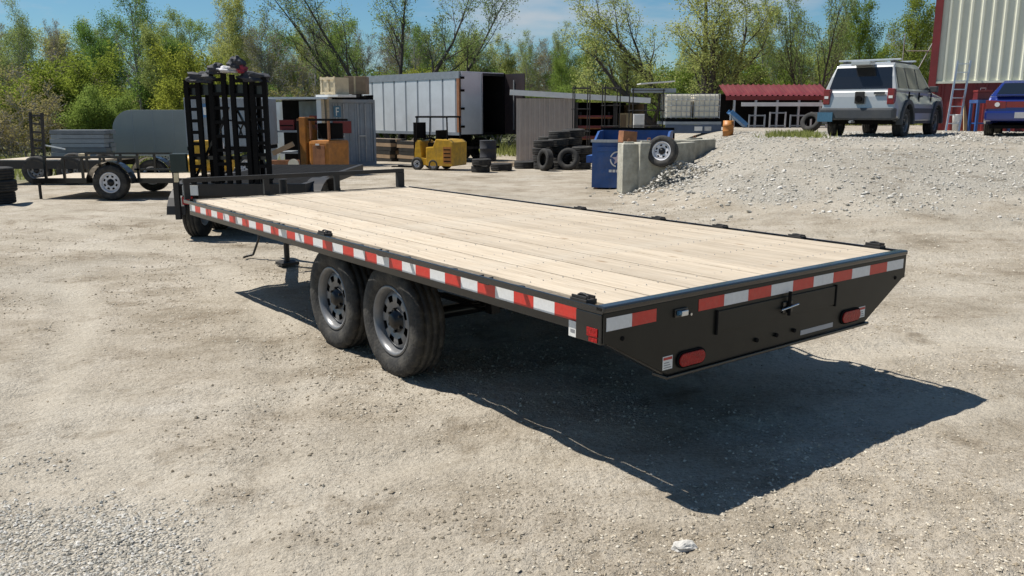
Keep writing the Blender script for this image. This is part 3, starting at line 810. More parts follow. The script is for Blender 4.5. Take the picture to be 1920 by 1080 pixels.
# drawbar, coupler, jack
for x in (0.72, 1.87):
    MB().bar((x, 5.96, 0.62), (1.295, 7.25, 0.60), 0.06, 0.15).build('drawbar', M['black'], T)
MB().box((1.24, 7.16, 0.56), (1.35, 7.50, 0.66)).build('coupler', M['rustblack'], T, bevel=0.01)
j = MB().tube((1.295, 6.62, 0.30), (1.295, 6.62, 1.0), 0.045, n=12).build('jack', M['rustblack'], T)
MB().tube((1.295, 6.62, 0.05), (1.295, 6.62, 0.30), 0.032, n=12).build('jack_leg', M['rustblack'], j)
MB().box((1.19, 6.52, 0.015), (1.40, 6.72, 0.048)).build('jack_foot', M['rustblack'], j)
MB().bar((1.08, 6.40, 0.44), (1.60, 6.40, 0.40), 0.05, 0.05).build('jack_brace', M['rustblack'], j)
MB().path([(1.25, 7.3, 0.55), (1.22, 7.27, 0.25), (1.16, 7.33, 0.05), (1.10, 7.38, 0.03), (1.04, 7.32, 0.03)], 0.014, 6).build('safety_chain', M['rustblack'], T)

# ================================================================= BUILDINGS
BZ = 1.17
def steel_building():
    bl = at(1741, 200, 28.0); x0 = bl.x; y0 = 28.0; x1 = x0 + 15; z0 = BZ - 0.05; zw = 2.72; zt = 7.4; dep = 14.0
    b = thing('steel_building', 'cream ribbed steel building with dark red lower wall and corner trim', 'building', (x0, y0, z0), -R(31))
    h1 = zw - z0; h2 = zt - z0
    # core walls
    MB().box((0.02, 0.06, 0), (15, dep, h2 - 0.05)).build('wall_core', M['dark'], b)
    pw_ = 0.92; n = int(15 / pw_)
    def rib_panel(w, hgt, z, ribs=3, dpt=0.045):
        pts = []; st = w / ribs
        for k in range(ribs):
            u = k * st
            pts += [(u, 0), (u + st*0.62, 0), (u + st*0.72, -dpt), (u + st*0.90, -dpt)]
        pts += [(w, 0)]
        m = MB(); P = [(u, d, z) for u, d in pts] + [(u, d, z + hgt) for u, d in pts]; L = len(pts)
        m.add(P, [(k, k+1, L+k+1, L+k) for k in range(L-1)])
        return m
    me_u = rib_panel(pw_, h2 - h1, h1, 3).mesh('upper_panel', M['cream'], fix=False)
    me_l = rib_panel(pw_, h1, 0, 3, 0.03).mesh('lower_panel', M['redtrim'], fix=False)
    for k in range(n):
        o = link('upper_panel', me_u, b); o.location = (0.12 + k*pw_, 0.03, 0)
        o = link('lower_panel', me_l, b); o.location = (0.12 + k*pw_, 0.03, 0)
    MB().box((0.0, -0.05, h1 - 0.04), (15, 0.028, h1 + 0.03)).build('base_flashing', M['cream'], b)
    MB().box((-0.07, -0.06, 0), (0.15, 0.12, h2)).build('corner_trim', M['redtrim'], b)
    MB().box((-0.04, 0.13, 0), (0.018, dep, h2 - 0.05)).build('side_wall', M['redtrim'], b)
    m = MB().prism([(-0.25, h2 - 0.04), (dep/2, h2 + 1.3), (dep + 0.25, h2 - 0.04), (dep + 0.25, h2 + 0.04), (dep/2, h2 + 1.4), (-0.25, h2 + 0.04)], -0.2, 15.2, 'x')
    m.build('roof', M['redtrim'], b)
    MB().box((2.75, -0.35, 1.30), (3.55, -0.056, 1.52)).build('wall_lamp_box', M['cladding'], b)
    return b
steel_building()

# ladder against it
lb = at(1775, 228, 26.8); lt_ = at(1797, 113, 27.85)
b = thing('ladder', 'aluminium extension ladder leaning on the cream building wall', 'ladder', (lb.x, lb.y, BZ))
w_ = 0.40
top = Vector((0.42, 0.52, 2.2))
for s in (0, w_):
    MB().bar((s, 0, 0), (s + top.x, top.y, top.z), 0.055, 0.03, (0, 1, 0)).build('rail', M['alu'], b)
for k in range(1, 9):
    t = k / 8.4
    MB().bar((top.x*t, top.y*t, top.z*t), (w_ + top.x*t, top.y*t, top.z*t), 0.03, 0.03).build('rung', M['alu'], b)
c = at(1812, 236, 27.3)
b = MB().box((-0.17, -0.02, 0), (0.17, 0.0, 1.08)).build('plywood_sheet', M['plywood'], None, loc=(c.x, c.y, BZ), rot=(R(-12), R(12), R(35)))
tag(b, 'tan plywood sheet leaning upright against the red lower wall', 'plywood')
c = at(1794, 230, 27.0)
b = thing('white_bucket', 'tall white plastic bucket at the foot of the ladder', 'bucket', (c.x, c.y, BZ))
MB().lathe([(0.0, 0.001), (0.0, 0.11), (0.52, 0.145), (0.54, 0.15), (0.54, 0.13), (0.05, 0.10)], 'z', 20).build('body', M['whitepaint'], b)
MB().path([(-0.14, 0, 0.5), (-0.13, -0.05, 0.40), (0, -0.15, 0.34), (0.13, -0.05, 0.40), (0.14, 0, 0.5)], 0.006, 6).build('handle', M['galv'], b)
c = at(1842, 236, 26.6)
b = thing('blue_workbench', 'blue steel workbench beside the blue sedan', 'workbench', (c.x, c.y, BZ))
MB().box((-0.35, -0.25, 0.88), (0.75, 0.25, 0.98)).build('bench_top', M['blue'], b)
for x in (-0.31, 0.71):
    for y in (-0.2, 0.2): MB().box((x-0.035, y-0.035, 0), (x+0.035, y+0.035, 0.878)).build('leg', M['blue'], b)
MB().box((-0.27, -0.18, 0.25), (0.67, 0.18, 0.29)).build('shelf', M['blue'], b)
b = thing('red_toolbox', 'red metal toolbox standing on the blue workbench', 'toolbox', (c.x - 0.1, c.y, BZ + 0.982))
MB().box((-0.22, -0.13, 0), (0.22, 0.13, 0.22)).build('body', M['redroof'], b, bevel=0.01)
MB().box((-0.23, -0.14, 0.222), (0.23, 0.14, 0.29)).build('lid', M['redtrim'], b, bevel=0.01)
MB().path([(-0.08, 0, 0.29), (-0.08, 0, 0.35), (0.08, 0, 0.35), (0.08, 0, 0.29)], 0.008, 6).build('handle', M['galv'], b)

# thin mast with stays by the building corner
c = at(1688, 160, 31.0)
b = thing('mast_frame', 'thin white pole frame with stays beside the building corner', 'mast', (c.x, c.y, BZ))
for (a, d) in (((0, 0, 0), (0, 0, 3.35)), ((0, 0, 0.9), (1.0, 0, 3.0)), ((0.1, 0, 2.75), (1.1, 0, 2.75)), ((-0.1, 0, 1.05), (1.2, 0, 1.05))):
    MB().tube(a, d, 0.014, n=6).build('pole', M['galv'], b)

# ---- far yard buildings
def ribbed(w, hgt, n, dpt=0.05):
    m = MB(); st = w / n; pts = []
    for k in range(n): pts += [(k*st, 0), (k*st + st*0.55, 0), (k*st + st*0.65, -dpt), (k*st + st*0.92, -dpt)]
    pts += [(w, 0)]; L = len(pts)
    m.add([(u, d, 0) for u, d in pts] + [(u, d, hgt) for u, d in pts], [(k, k+1, L+k+1, L+k) for k in range(L-1)])
    return m
# beige lean-to shed with a long pale roof
A0 = at(968, 300, 32.5); A0.z = -0.2
b = thing('beige_shed', 'low beige ribbed shed with long white roof edge and open bay', 'shed', A0, R(4))
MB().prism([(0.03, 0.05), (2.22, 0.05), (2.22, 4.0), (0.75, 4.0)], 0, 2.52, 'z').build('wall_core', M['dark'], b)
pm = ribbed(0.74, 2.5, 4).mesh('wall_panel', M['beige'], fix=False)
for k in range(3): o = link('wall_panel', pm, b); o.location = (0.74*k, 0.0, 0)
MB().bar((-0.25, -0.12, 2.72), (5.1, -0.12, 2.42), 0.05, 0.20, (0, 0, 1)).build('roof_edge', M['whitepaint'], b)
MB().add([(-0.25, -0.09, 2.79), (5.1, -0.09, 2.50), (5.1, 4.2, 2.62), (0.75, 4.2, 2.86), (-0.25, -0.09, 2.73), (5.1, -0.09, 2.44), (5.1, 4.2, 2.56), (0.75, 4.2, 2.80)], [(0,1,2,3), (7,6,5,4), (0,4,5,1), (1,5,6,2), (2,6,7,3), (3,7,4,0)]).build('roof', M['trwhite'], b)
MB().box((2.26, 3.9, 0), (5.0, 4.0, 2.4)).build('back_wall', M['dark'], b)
for x in (2.3, 3.75, 4.95): MB().box((x-0.05, -0.05, 0), (x+0.05, 0.05, 2.40 - 0.02*x)).build('post', M['rustblack'], b)
MB().box((4.9, 0.06, 0), (4.98, 3.88, 2.3)).build('end_wall', M['tanbox'], b)
# racks of red steel stored in the open bay
b2 = thing('steel_rack', 'rack of rusty red steel lengths in the open bay of the beige shed', 'rack', b.matrix_basis @ Vector((2.45, 0.35, 0)), R(4))
for x in (0.05, 1.15): 
    MB().box((x-0.04, -0.04, 0), (x+0.04, 0.04, 2.0)).build('upright', M['rustblack'], b2)
for z in (0.55, 0.95, 1.35, 1.75):
    MB().box((-0.05, -0.12, z), (1.25, 0.12, z + 0.05)).build('shelf', M['rust'], b2)
    MB().box((-0.1, -0.25, z + 0.052), (1.3, 0.05, z + 0.052 + 0.05 + 0.07*((z*7) % 1))).build('steel_length', M['redroof'], b2)
# office window wall / tan locker and white unit right of the bay
c = at(1172, 300, 33.5); 
b = thing('tan_locker', 'tan upright locker beside the open bay of the shed', 'locker', (c.x, c.y, -0.2))
MB().box((-0.24, 0, 0.1), (0.24, 0.5, 1.95)).build('body', M['plywood'], b)
MB().box((-0.21, -0.02, 0.15), (-0.005, -0.002, 1.9)).build('door', M['tanbox'], b); MB().box((0.005, -0.02, 0.15), (0.21, -0.002, 1.9)).build('door', M['plywood'], b)
for x in (-0.2, 0.2): MB().box((x-0.03, 0.05, 0), (x+0.03, 0.45, 0.1)).build('foot', M['dark'], b)
c = at(1196, 300, 32.0)
b = thing('white_cabinet', 'small white cabinet standing behind the blue dumpster', 'cabinet', (c.x, c.y, -0.2))
MB().box((-0.2, 0, 0.6), (0.2, 0.35, 1.92)).build('body', M['whitepaint'], b, bevel=0.01)
MB().box((-0.18, -0.02, 1.55), (0.18, -0.002, 1.88)).build('door', M['whitepaint'], b); MB().box((-0.18, -0.02, 0.64), (0.18, -0.002, 1.52)).build('door', M['galv'], b)
for x in (-0.17, 0.17): MB().box((x-0.02, 0.02, 0), (x+0.02, 0.33, 0.6)).build('leg', M['galv'], b)

# galvanised pipe racks standing in front of the shed
def pipe_rack(px0, px1, pytop, Y, label, levels):
    a = at(px0, 300, Y); c = at(px1, 300, Y); top_ = at(px0, pytop, Y).z
    b = thing('pipe_rack', label, 'rack', (a.x, Y, -0.2)); w = c.x - a.x; h = top_ + 0.2
    for x in (0, w):
        for y in (0, 0.9): MB().tube((x, y, 0), (x, y, h), 0.020, n=6).build('upright', M['rustblack'], b)
    for z in levels:
        for y in (0, 0.9): MB().tube((-0.05, y, z*h), (w+0.05, y, z*h), 0.015, n=6).build('rail', M['rustblack'], b)
        for x in (0, w): MB().tube((x, 0, z*h), (x, 0.9, z*h), 0.014, n=6).build('rail', M['rustblack'], b)
    return b
pipe_rack(1076, 1104, 160, 30.5, 'tall narrow pipe rack before the beige shed bay', (0.45, 0.72, 0.97))
pipe_rack(1132, 1160, 158, 31.2, 'pipe rack before the middle of the open shed bay', (0.5, 0.75, 0.96))
pipe_rack(1184, 1240, 166, 29.0, 'wide pipe rack holding dark beams left of the caged tanks', (0.55, 0.74, 0.98))
c0 = at(1184, 168, 29.2)
for k, (dx, L_) in enumerate(((0, 1.5), (0.1, 1.35))):
    b = MB().box((0, 0, 0), (L_, 0.12, 0.14)).build('steel_girder', M['trrail'], None, loc=(c0.x + dx, 29.15 + 0.3*k, c0.z - 0.10))
    tag(b, ['dark steel beam at the front on the wide pipe rack', 'dark steel beam at the back on the wide pipe rack'][k], 'girder')
c0 = at(1200, 158, 29.3)
b = MB().box((0, 0, 0), (1.15, 0.9, 0.035)).build('plastic_sheet', M['whitepaint'], None, loc=(c0.x, 29.1, c0.z), rot=(0, R(-4), 0))
tag(b, 'pale sheet lying on top of the wide pipe rack', 'sheet')

# red lean-to roof with a white beam, left of the SUV
a = at(1362, 170, 34.0)
b = thing('red_lean_to', 'long red metal roof on posts with white beam behind the bank', 'shed', (a.x, 34.0, 0.3))
zb = a.z - 0.3
Lr = at(1560, 170, 34.0).x - a.x
pm = ribbed(Lr/5, 1.35, 4, 0.04)
pm.warp(lambda x, y, z: (x, z*0.98, z*0.34 - y))
pmm = pm.mesh('roof_panel', M['redroof'], fix=False)
for k in range(5): o = link('roof_panel', pmm, b); o.location = (k*Lr/5, 0, zb - 0.20)
MB().box((0, -0.03, zb - 0.36), (Lr, 0.0, zb - 0.20)).build('fascia', M['redtrim'], b)
MB().box((0.6, -0.10, zb - 0.60), (Lr, -0.04, zb - 0.45)).build('white_beam', M['whitepaint'], b)
for k in range(5): MB().box((0.3 + k*0.85, -0.02, 0), (0.38 + k*0.85, 0.06, zb - 0.365)).build('post', M['galv'], b)
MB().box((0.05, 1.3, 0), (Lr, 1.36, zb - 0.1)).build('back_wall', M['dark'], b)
for k in range(4):
    c = Vector((a.x + 0.75 + k*0.8, 33.3, 0.35))
    bb = thing('steel_trestle', ['grey steel trestle under the white beam, nearest the tanks', 'second grey steel trestle under the white beam from the tanks', 'third grey steel trestle under the white beam from the tanks', 'grey steel trestle under the white beam, nearest the SUV'][k], 'trestle', c, 0, 'steel trestles under the red roof')
    hh = 1.35 + 0.1*(k % 2)
    for x in (0, 0.6): MB().box((x, 0, 0), (x+0.05, 0.05, hh)).build('upright', M['galv'] if k % 2 else M['trrail'], bb)
    for z in (0.5, 0.9, hh - 0.06): MB().box((0.052, 0.005, z), (0.598, 0.045, z+0.05)).build('crosspiece', M['trrail'], bb)

# grey container, its doors toward the camera
a = at(617, 296, 30.0); c = at(706, 296, 31.2)
rz = math.atan2(c.y - a.y, c.x - a.x); wC = (c - a).length; hC = at(617, 186, 30.0).z + 0.12
b = thing('shipping_container', 'grey blue shipping container with a red panel on its door end', 'container', (a.x, a.y, -0.12), rz)
MB().box((0.03, 0.05, 0.05), (wC - 0.03, 5.9, hC - 0.05)).build('body', M['cont'], b)
for x in (0, wC - 0.09): MB().box((x, 0, 0), (x + 0.09, 0.12, hC)).build('corner_post', M['wood'] if x == 0 else M['cont'], b)
MB().box((0.092, 0.0, hC - 0.11), (wC - 0.092, 0.1, hC)).build('header', M['cont'], b); MB().box((0.092, 0.0, 0), (wC - 0.092, 0.1, 0.13)).build('sill', M['cont'], b)
dw = (wC - 0.2) / 2
for k in range(2):
    d_ = ribbed(dw - 0.02, hC - 0.28, 4, 0.025).build('door', M['cont'], b, loc=(0.10 + k*dw + 0.01, 0.045, 0.15))
    for x in (0.28, 0.62):
        MB().tube((dw*x, -0.05, 0.0), (dw*x, -0.05, hC - 0.3), 0.014, n=6).build('lock_rod', M['galv'], d_)
    MB().box((dw*0.28, -0.09, 0.9), (dw*0.62, -0.06, 0.94)).build('door_handle', M['galv'], d_)
MB().box((0.20, -0.022, hC*0.50), (dw + 0.06, -0.008, hC*0.68)).build('red_panel', M['redtrim'], b)
sg = MB().box((0.24, -0.022, hC*0.74), (0.52, -0.010, hC*0.90)).build('blue_placard', M['plate_blue'], b)
m = MB(); z0 = hC*0.76; hz = hC*0.12
m.box((0.33, -0.026, z0), (0.36, -0.0225, z0 + hz)); m.box((0.361, -0.026, z0 + hz - 0.035), (0.45, -0.0225, z0 + hz)); m.box((0.361, -0.026, z0 + hz*0.45), (0.43, -0.0225, z0 + hz*0.45 + 0.033))
m.build('letter', M['sticker'], sg)
# dark rails and loose iron lying on its roof
b2 = thing('iron_grating', 'dark iron grating lying along the container roof edge', 'grating', (a.x, a.y, hC - 0.115), rz)
for y in (0.1, 0.5): MB().box((0.1, y, 0), (wC, y + 0.06, 0.08)).build('bearer', M['dark'], b2)
for k in range(8): MB().box((0.15 + k*wC/8, 0.05, 0.082), (0.22 + k*wC/8, 0.62, 0.13 + 0.03*(k % 3))).build('cross_bar', M['dark'], b2)
# brown box on it
c = at(640, 178, 31.0)
b2 = thing('brown_box', 'large brown box beside the pale crate on the container', 'box', (c.x + 0.05, 31.3, hC + 0.09), 0)
MB().box((0, 0, 0), (0.78, 0.8, 0.62)).build('body', M['tanbox'], b2, bevel=0.01); MB().box((0.36, -0.004, 0.0), (0.42, 0.80, 0.626)).build('packing_tape', M['plywood'], b2)

# open-fronted dark shed left of the container
a = at(503, 300, 29.6); c = at(612, 300, 29.6); wS = c.x - a.x; hS = at(540, 186, 29.6).z + 0.12
b = thing('open_store_shed', 'dark open-fronted store shed with thin pale roof beside the container', 'shed', (a.x, 29.6, -0.12))
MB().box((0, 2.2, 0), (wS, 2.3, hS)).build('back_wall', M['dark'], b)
MB().box((-0.1, -0.15, hS + 0.002), (wS + 0.15, 2.4, hS + 0.07)).build('roof', M['trwhite'], b)
MB().box((0.0, 0.0, 0), (0.30, 0.06, hS)).build('end_panel', M['cont'], b); MB().box((wS - 0.10, 0, 0), (wS, 0.08, hS)).build('post', M['wood'], b)
MB().box((wS - 0.26, 0, 0), (wS - 0.102, 0.06, hS)).build('side_panel', M['trwhite'], b)
MB().box((0.302, 0.06, hS*0.52), (wS - 0.27, 1.6, hS*0.55)).build('shelf', M['trrail'], b); MB().box((0.302, 0.5, hS*0.2), (wS - 0.27, 1.6, hS*0.23)).build('shelf', M['trrail'], b)
for k, (x, w2, h2, mt) in enumerate(((0.4, 0.5, 0.35, 'redtrim'), (1.0, 0.35, 0.4, 'rust'), (1.45, 0.3, 0.5, 'redtrim'))):
    bb = thing('stored_crate', ['dark red crate on the shed shelf, at the left end', 'rusty crate on the shed shelf, in the middle', 'tall red crate on the shed shelf, next to the container'][k], 'crate', (a.x + x, 29.8, -0.12 + hS*0.55 + 0.002))
    MB().box((0, 0, 0), (w2, 0.5, h2)).build('body', M[mt], bb); MB().box((0.02, -0.02, h2*0.4), (w2 - 0.02, -0.002, h2*0.5)).build('batten', M['dark'], bb)
    bb['group'] = 'crates on the shed shelf'
# pale wooden crate on the roof
c = at(603, 178, 29.8)
b = thing('wooden_crate', 'pale wooden crate with battens on the shed roof', 'crate', (c.x - 0.05, 29.9, hS - 0.12 + 0.075), -R(33))
cw = 0.70; chh = 0.66
MB().box((0.02, 0.02, 0.08), (cw - 0.02, 0.68, chh)).build('panel', M['crate'], b)
for x in (0, cw/2 - 0.04, cw - 0.08): MB().box((x, -0.005, 0.0), (x + 0.08, 0.018, chh + 0.02)).build('batten', M['crate'], b)
for z in (0.10, chh - 0.08): MB().box((0.0, -0.022, z), (cw, -0.006, z + 0.08)).build('batten', M['crate'], b)
MB().box((-0.15, -0.1, 0), (cw + 0.2, 0.8, 0.078)).build('pallet', M['whitepaint'], b)

# ================================================================= WHITE BOX SEMI-TRAILER
a = at(862, 250, 34.0); q = at(681, 250, 39.0)
dirv = Vector((q.x - a.x, q.y - a.y, 0)); Ls = 8.6; rz = math.atan2(dirv.y, dirv.x)   # local x runs forward along the box
zt = at(862, 133, 34.0).z; zb_ = at(862, 254, 34.0).z
b = thing('box_semi_trailer', 'white ribbed box semi-trailer with its rear doors standing open', 'trailer', (a.x, a.y, zb_), rz)
hB = zt - zb_; wB = 2.45
# local axes: x forward, +y is the camera's left/near side; the box body lies toward -y of the near side
near = 1 if (Matrix.Rotation(rz, 3, 'Z') @ Vector((0, 1, 0))).y < 0 else -1
ys = lambda t: -near * t
def yb(m, x0, x1, t0, t1, z0, z1):
    y0, y1 = sorted((ys(t0), ys(t1))); return m.box((x0, y0, z0), (x1, y1, z1))
np_ = 10; ppw = (Ls - 0.3) / np_
for k in range(np_):
    yb(MB(), 0.15 + k*ppw + 0.11, 0.15 + (k+1)*ppw - 0.002, 0.0, 0.035, 0.12, hB - 0.28).build('side_panel', M['trwhite'], b)
    yb(MB(), 0.15 + k*ppw + 0.002, 0.15 + k*ppw + 0.108, 0.012, 0.035, 0.12, hB - 0.28).build('side_post', M['trrail'], b)
yb(MB(), 0.0, Ls, -0.02, 0.06, hB - 0.278, hB).build('top_rail', M['trrail'], b); yb(MB(), 0.0, Ls, -0.015, 0.06, 0, 0.118).build('bottom_rail', M['trrail'], b)
yb(MB(), 0.0, 0.148, -0.018, 0.06, 0.12, hB - 0.28).build('rear_corner_post', M['rust'], b)
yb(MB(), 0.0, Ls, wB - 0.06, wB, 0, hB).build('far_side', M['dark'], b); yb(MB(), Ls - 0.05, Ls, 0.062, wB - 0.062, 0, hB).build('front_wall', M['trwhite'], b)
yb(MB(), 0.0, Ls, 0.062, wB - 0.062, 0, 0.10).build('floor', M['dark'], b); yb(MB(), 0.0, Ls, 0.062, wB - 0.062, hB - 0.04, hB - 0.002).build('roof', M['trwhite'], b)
yb(MB(), 0.0, 0.10, 0.062, wB - 0.062, hB - 0.14, hB - 0.042).build('rear_header', M['rustblack'], b)
d_ = yb(MB(), -0.06, -0.01, 0.07, wB*0.48, 0.04, hB - 0.05).build('rear_door', M['trwhite'], b)
for z in (0.3, 1.0, 1.7, hB - 0.3): yb(MB(), -0.09, -0.062, 0.0, 0.2, z, z + 0.09).build('hinge', M['dark'], d_)
yb(MB(), -0.10, -0.063, wB*0.48 - 0.08, wB*0.48 - 0.03, 0.05, hB - 0.08).build('lock_rod', M['galv'], d_)
d2 = yb(MB(), -1.15, -0.012, wB - 0.02, wB + 0.04, 0.02, hB - 0.05).build('rear_door', M['maroon'], b)
yb(MB(), -0.60, -0.56, wB - 0.06, wB - 0.024, 0.2, hB - 0.3).build('lock_rod', M['galv'], d2); d2['label'] = 'dark maroon rear door swung open'
yb(MB(), 1.6, 2.0, 0.5, wB - 0.5, -0.5, -0.002).build('bogie_frame', M['dark'], b)
for x in (1.2, 2.4):
    for t in (0.35, wB - 0.35):
        tyre_mb(0.48, 0.45, 0.26, 24, False).warp(lambda u, v, w2: (v, u, w2)).build('wheel', M['rubber2'], b, loc=(x, ys(t), -0.62 + 0.0))
for t in (0.4, wB - 0.4): yb(MB(), 6.6, 6.75, t - 0.07, t + 0.07, -zb_ - 0.1, -0.002).build('landing_leg', M['dark'], b)
yb(MB(), 0.0, 0.1, 0.3, wB - 0.3, -0.55, -0.45).build('bumper', M['rustblack'], b)

# ================================================================= ENCLOSED CARGO TRAILERS (left)
a = at(216, 300, 26.0); c = at(345, 300, 26.0); wG = c.x - a.x; z0 = at(216, 292, 26).z; z1 = at(216, 206, 26).z
b = thing('cargo_trailer', 'plain grey enclosed cargo trailer with rounded front corner', 'trailer', (a.x, 26.0, 0))
po = [(0.0, z0)] + [(0.62 - 0.62*math.cos(t), z1 - 0.62 + 0.62*math.sin(t)) if t > 0 else (0.0, z1 - 0.75) for t in np.linspace(0, PI/2, 9)] + [(wG + 1.2, z1), (wG + 1.2, z0)]
MB().prism(po, 0, 1.9, 'y').build('body', M['greyside'], b, bevel=0.01)
for k in range(1, 4): MB().box((wG*k/3.4, -0.006, z0 + 0.05), (wG*k/3.4 + 0.02, -0.001, z1 - 0.03)).build('seam', M['trrail'], b)
MB().box((0.02, -0.012, z0), (wG + 1.2, -0.001, z0 + 0.08)).build('skirt', M['alu'], b)
for x in (1.5, 2.35): wheel(b, (0, 0, 0), 0.33, 0.2, 0.19, -1, M['whiterim'], 8, n=24).matrix_local = Matrix.Translation((x, 0.12, 0.33)) @ Matrix.Rotation(PI/2, 4, 'Z')
MB().bar((0.0, 0.95, z0 + 0.05), (-0.9, 0.95, z0 + 0.02), 0.08, 0.1).build('drawbar', M['dark'], b)
a = at(352, 300, 23.0); c = at(486, 300, 23.0); wG = c.x - a.x; z0 = at(352, 275, 23).z; z1 = at(352, 183, 23).z
b = thing('grey_cargo_trailer', 'small grey enclosed trailer seen between the upright ladder ramps', 'trailer', (a.x, 23.0, 0))
MB().box((0, 0, z0), (wG, 2.0, z1)).build('body', M['cont'], b, bevel=0.03)
for k in range(5): MB().box((0.1 + k*wG/5, -0.008, z0 + 0.05), (0.13 + k*wG/5, -0.001, z1 - 0.04)).build('rib', M['trrail'], b)
s = MB().box((wG*0.24, -0.012, z1 - 0.52), (wG*0.38, -0.0085, z1 - 0.16)).build('blue_sticker', M['blue2'], b)
MB().box((wG*0.27, -0.016, z1 - 0.45), (wG*0.33, -0.0125, z1 - 0.25)).build('printed_mark', M['sticker'], s)
MB().box((0.02, -0.02, z0 - 0.1), (wG, 1.9, z0 - 0.002)).build('frame', M['dark'], b)
for x in (0.8, 1.6): wheel(b, (0, 0, 0), 0.33, 0.2, 0.19, -1, M['whiterim'], 8, n=24).matrix_local = Matrix.Translation((x, 0.10, 0.33)) @ Matrix.Rotation(PI/2, 4, 'Z')
# grey planks / aluminium boards stacked
a = at(96, 290, 24.0); c = at(198, 290, 24.0); wP = c.x - a.x; z0 = 0.0; z1 = at(96, 243, 24).z
b = thing('plank_stack', 'stack of weathered grey boards behind the black utility trailer', 'plank stack', (a.x, 24.0, 0))
nL = 9; rr = random.Random(2)
for k in range(nL):
    z = 0.18 + (z1 - 0.18)*k/nL
    for y in (0, 0.32):
        MB().box((rr.uniform(-.05, .05), y + rr.uniform(-.015, .015), z), (wP + rr.uniform(-.06, .06), y + 0.29, z + (z1 - 0.18)/nL - 0.014)).build('board', mat('grey_board_%d_%d' % (k, int(y*10)), tuple(np.array((0.24, 0.26, 0.285))*rr.uniform(.6, 1.25)), 0.7, 0, 0.2, 4), b)
for x in (0.2, wP - 0.3): MB().box((x, -0.02, 0), (x + 0.1, 0.62, 0.178)).build('bearer', M['wood'], b)

# ================================================================= TRAILERS IN THE YARD
def ladder_ramp(name, parent, w, h, rungs, mt, loc, rot=(0, 0, 0), rail=0.05):
    r = MB().box((0, 0, 0), (rail, 0.07, h)).box((w - rail, 0, 0), (w, 0.07, h)).build(name, mt, parent, loc=loc, rot=rot)
    for k in range(rungs):
        z = 0.08 + (h - 0.16) * k / (rungs - 1)
        MB().box((rail + 0.001, 0.005, z - 0.022), (w - rail - 0.001, 0.06, z + 0.022)).build('rung', mt, r)
    return r
# equipment trailer straight ahead of the flatbed, rear toward the camera, ramps folded up
YE = 11.6
xl = at(330, 345, YE).x; xr = at(572, 345, YE).x; wE = xr - xl
b = thing('equipment_trailer', 'black equipment trailer with tall upright ladder ramps beyond the flatbed', 'trailer', (xl, YE, 0))
zd = at(400, 345, YE).z
MB().box((0, 0, zd - 0.16), (wE, 0.07, zd)).build('rear_beam', M['rustblack'], b)
for x in (0, wE - 0.08): MB().box((x, 0.072, zd - 0.14), (x + 0.08, 4.6, zd - 0.002)).build('side_beam', M['rustblack'], b)
for k in range(9):
    MB().box((0.084 + k*(wE - 0.168)/9, 0.075, zd - 0.05), (0.084 + (k+1)*(wE - 0.168)/9 - 0.006, 4.6, zd - 0.004)).build('deck_board', M['dark'], b)
for k, y in enumerate((0.42, 1.27)):
    for s, x in ((-1, -0.02), (1, wE + 0.02)):
        wheel(b, (x + 0.14*(-s), y, 0.36), 0.365, 0.23, 0.2, s, M['whiterim'], 8, n=32)
    MB().tube((0.2, y, 0.36), (wE - 0.2, y, 0.36), 0.04, n=8).build('axle', M['dark'], b)
for s, x0_, x1_ in ((-1, -0.16, 0.10), (1, wE - 0.10, wE + 0.16)):
    m = MB(); pts = []
    for k in range(13):
        t = PI * k / 12; pts.append((0.85 - 0.86*math.cos(t) - 0.0, 0.36 + 0.45*math.sin(t)))
    inn = [(0.85 + (y - 0.85)*0.985, 0.36 + (z - 0.36)*0.975) for y, z in pts]
    m.prism(pts + inn[::-1], x0_, x1_, 'x'); m.build('fender', M['rustblack'], b)
# folded ramps and their stays
px = lambda p: at(p, 300, YE + 0.03).x - xl
zt = lambda p: at(400, p, YE + 0.03).z
R1 = [(355, 384, 150, 9), (400, 432, 138, 8), (440, 472, 140, 8), (476, 507, 146, 9)]
R2 = [(386, 410, 160, 5), (462, 488, 162, 5)]
for (p0, p1, pt, nr_) in R2:
    ladder_ramp('ramp', b, px(p1) - px(p0), zt(pt) - zd, nr_, M['dark'], (px(p0), 0.17, zd + 0.002), rail=0.05)
for (p0, p1, pt, nr_) in R1:
    ladder_ramp('ramp', b, px(p1) - px(p0), zt(pt) - zd, nr_, M['dark'], (px(p0), 0.02, zd + 0.002), rail=0.058)
MB().box((px(352), 0.095, zt(178)), (px(506), 0.15, zt(158))).build('ramp_crossbar', M['black'], b)
MB().box((px(352), 0.095, zt(300)), (px(506), 0.13, zt(293))).build('ramp_crossbar', M['black'], b)
MB().bar((px(356), 0.16, zd + 0.05), (px(430), 0.16, zt(200)), 0.03, 0.03).build('ramp_stay', M['black'], b)
MB().bar((px(506), 0.16, zd + 0.05), (px(445), 0.16, zt(205)), 0.03, 0.03).build('ramp_stay', M['black'], b)
for k in range(2):
    pts = [(px(432) + (px(474) - px(432))*k*0.9 + 0.16*math.cos(t), 0.12, zt(262) + 0.26*math.sin(t)) for t in np.linspace(0.2, PI - 0.2, 9)]
    MB().path(pts, 0.012, 6).build('lift_spring', M['black'], b)
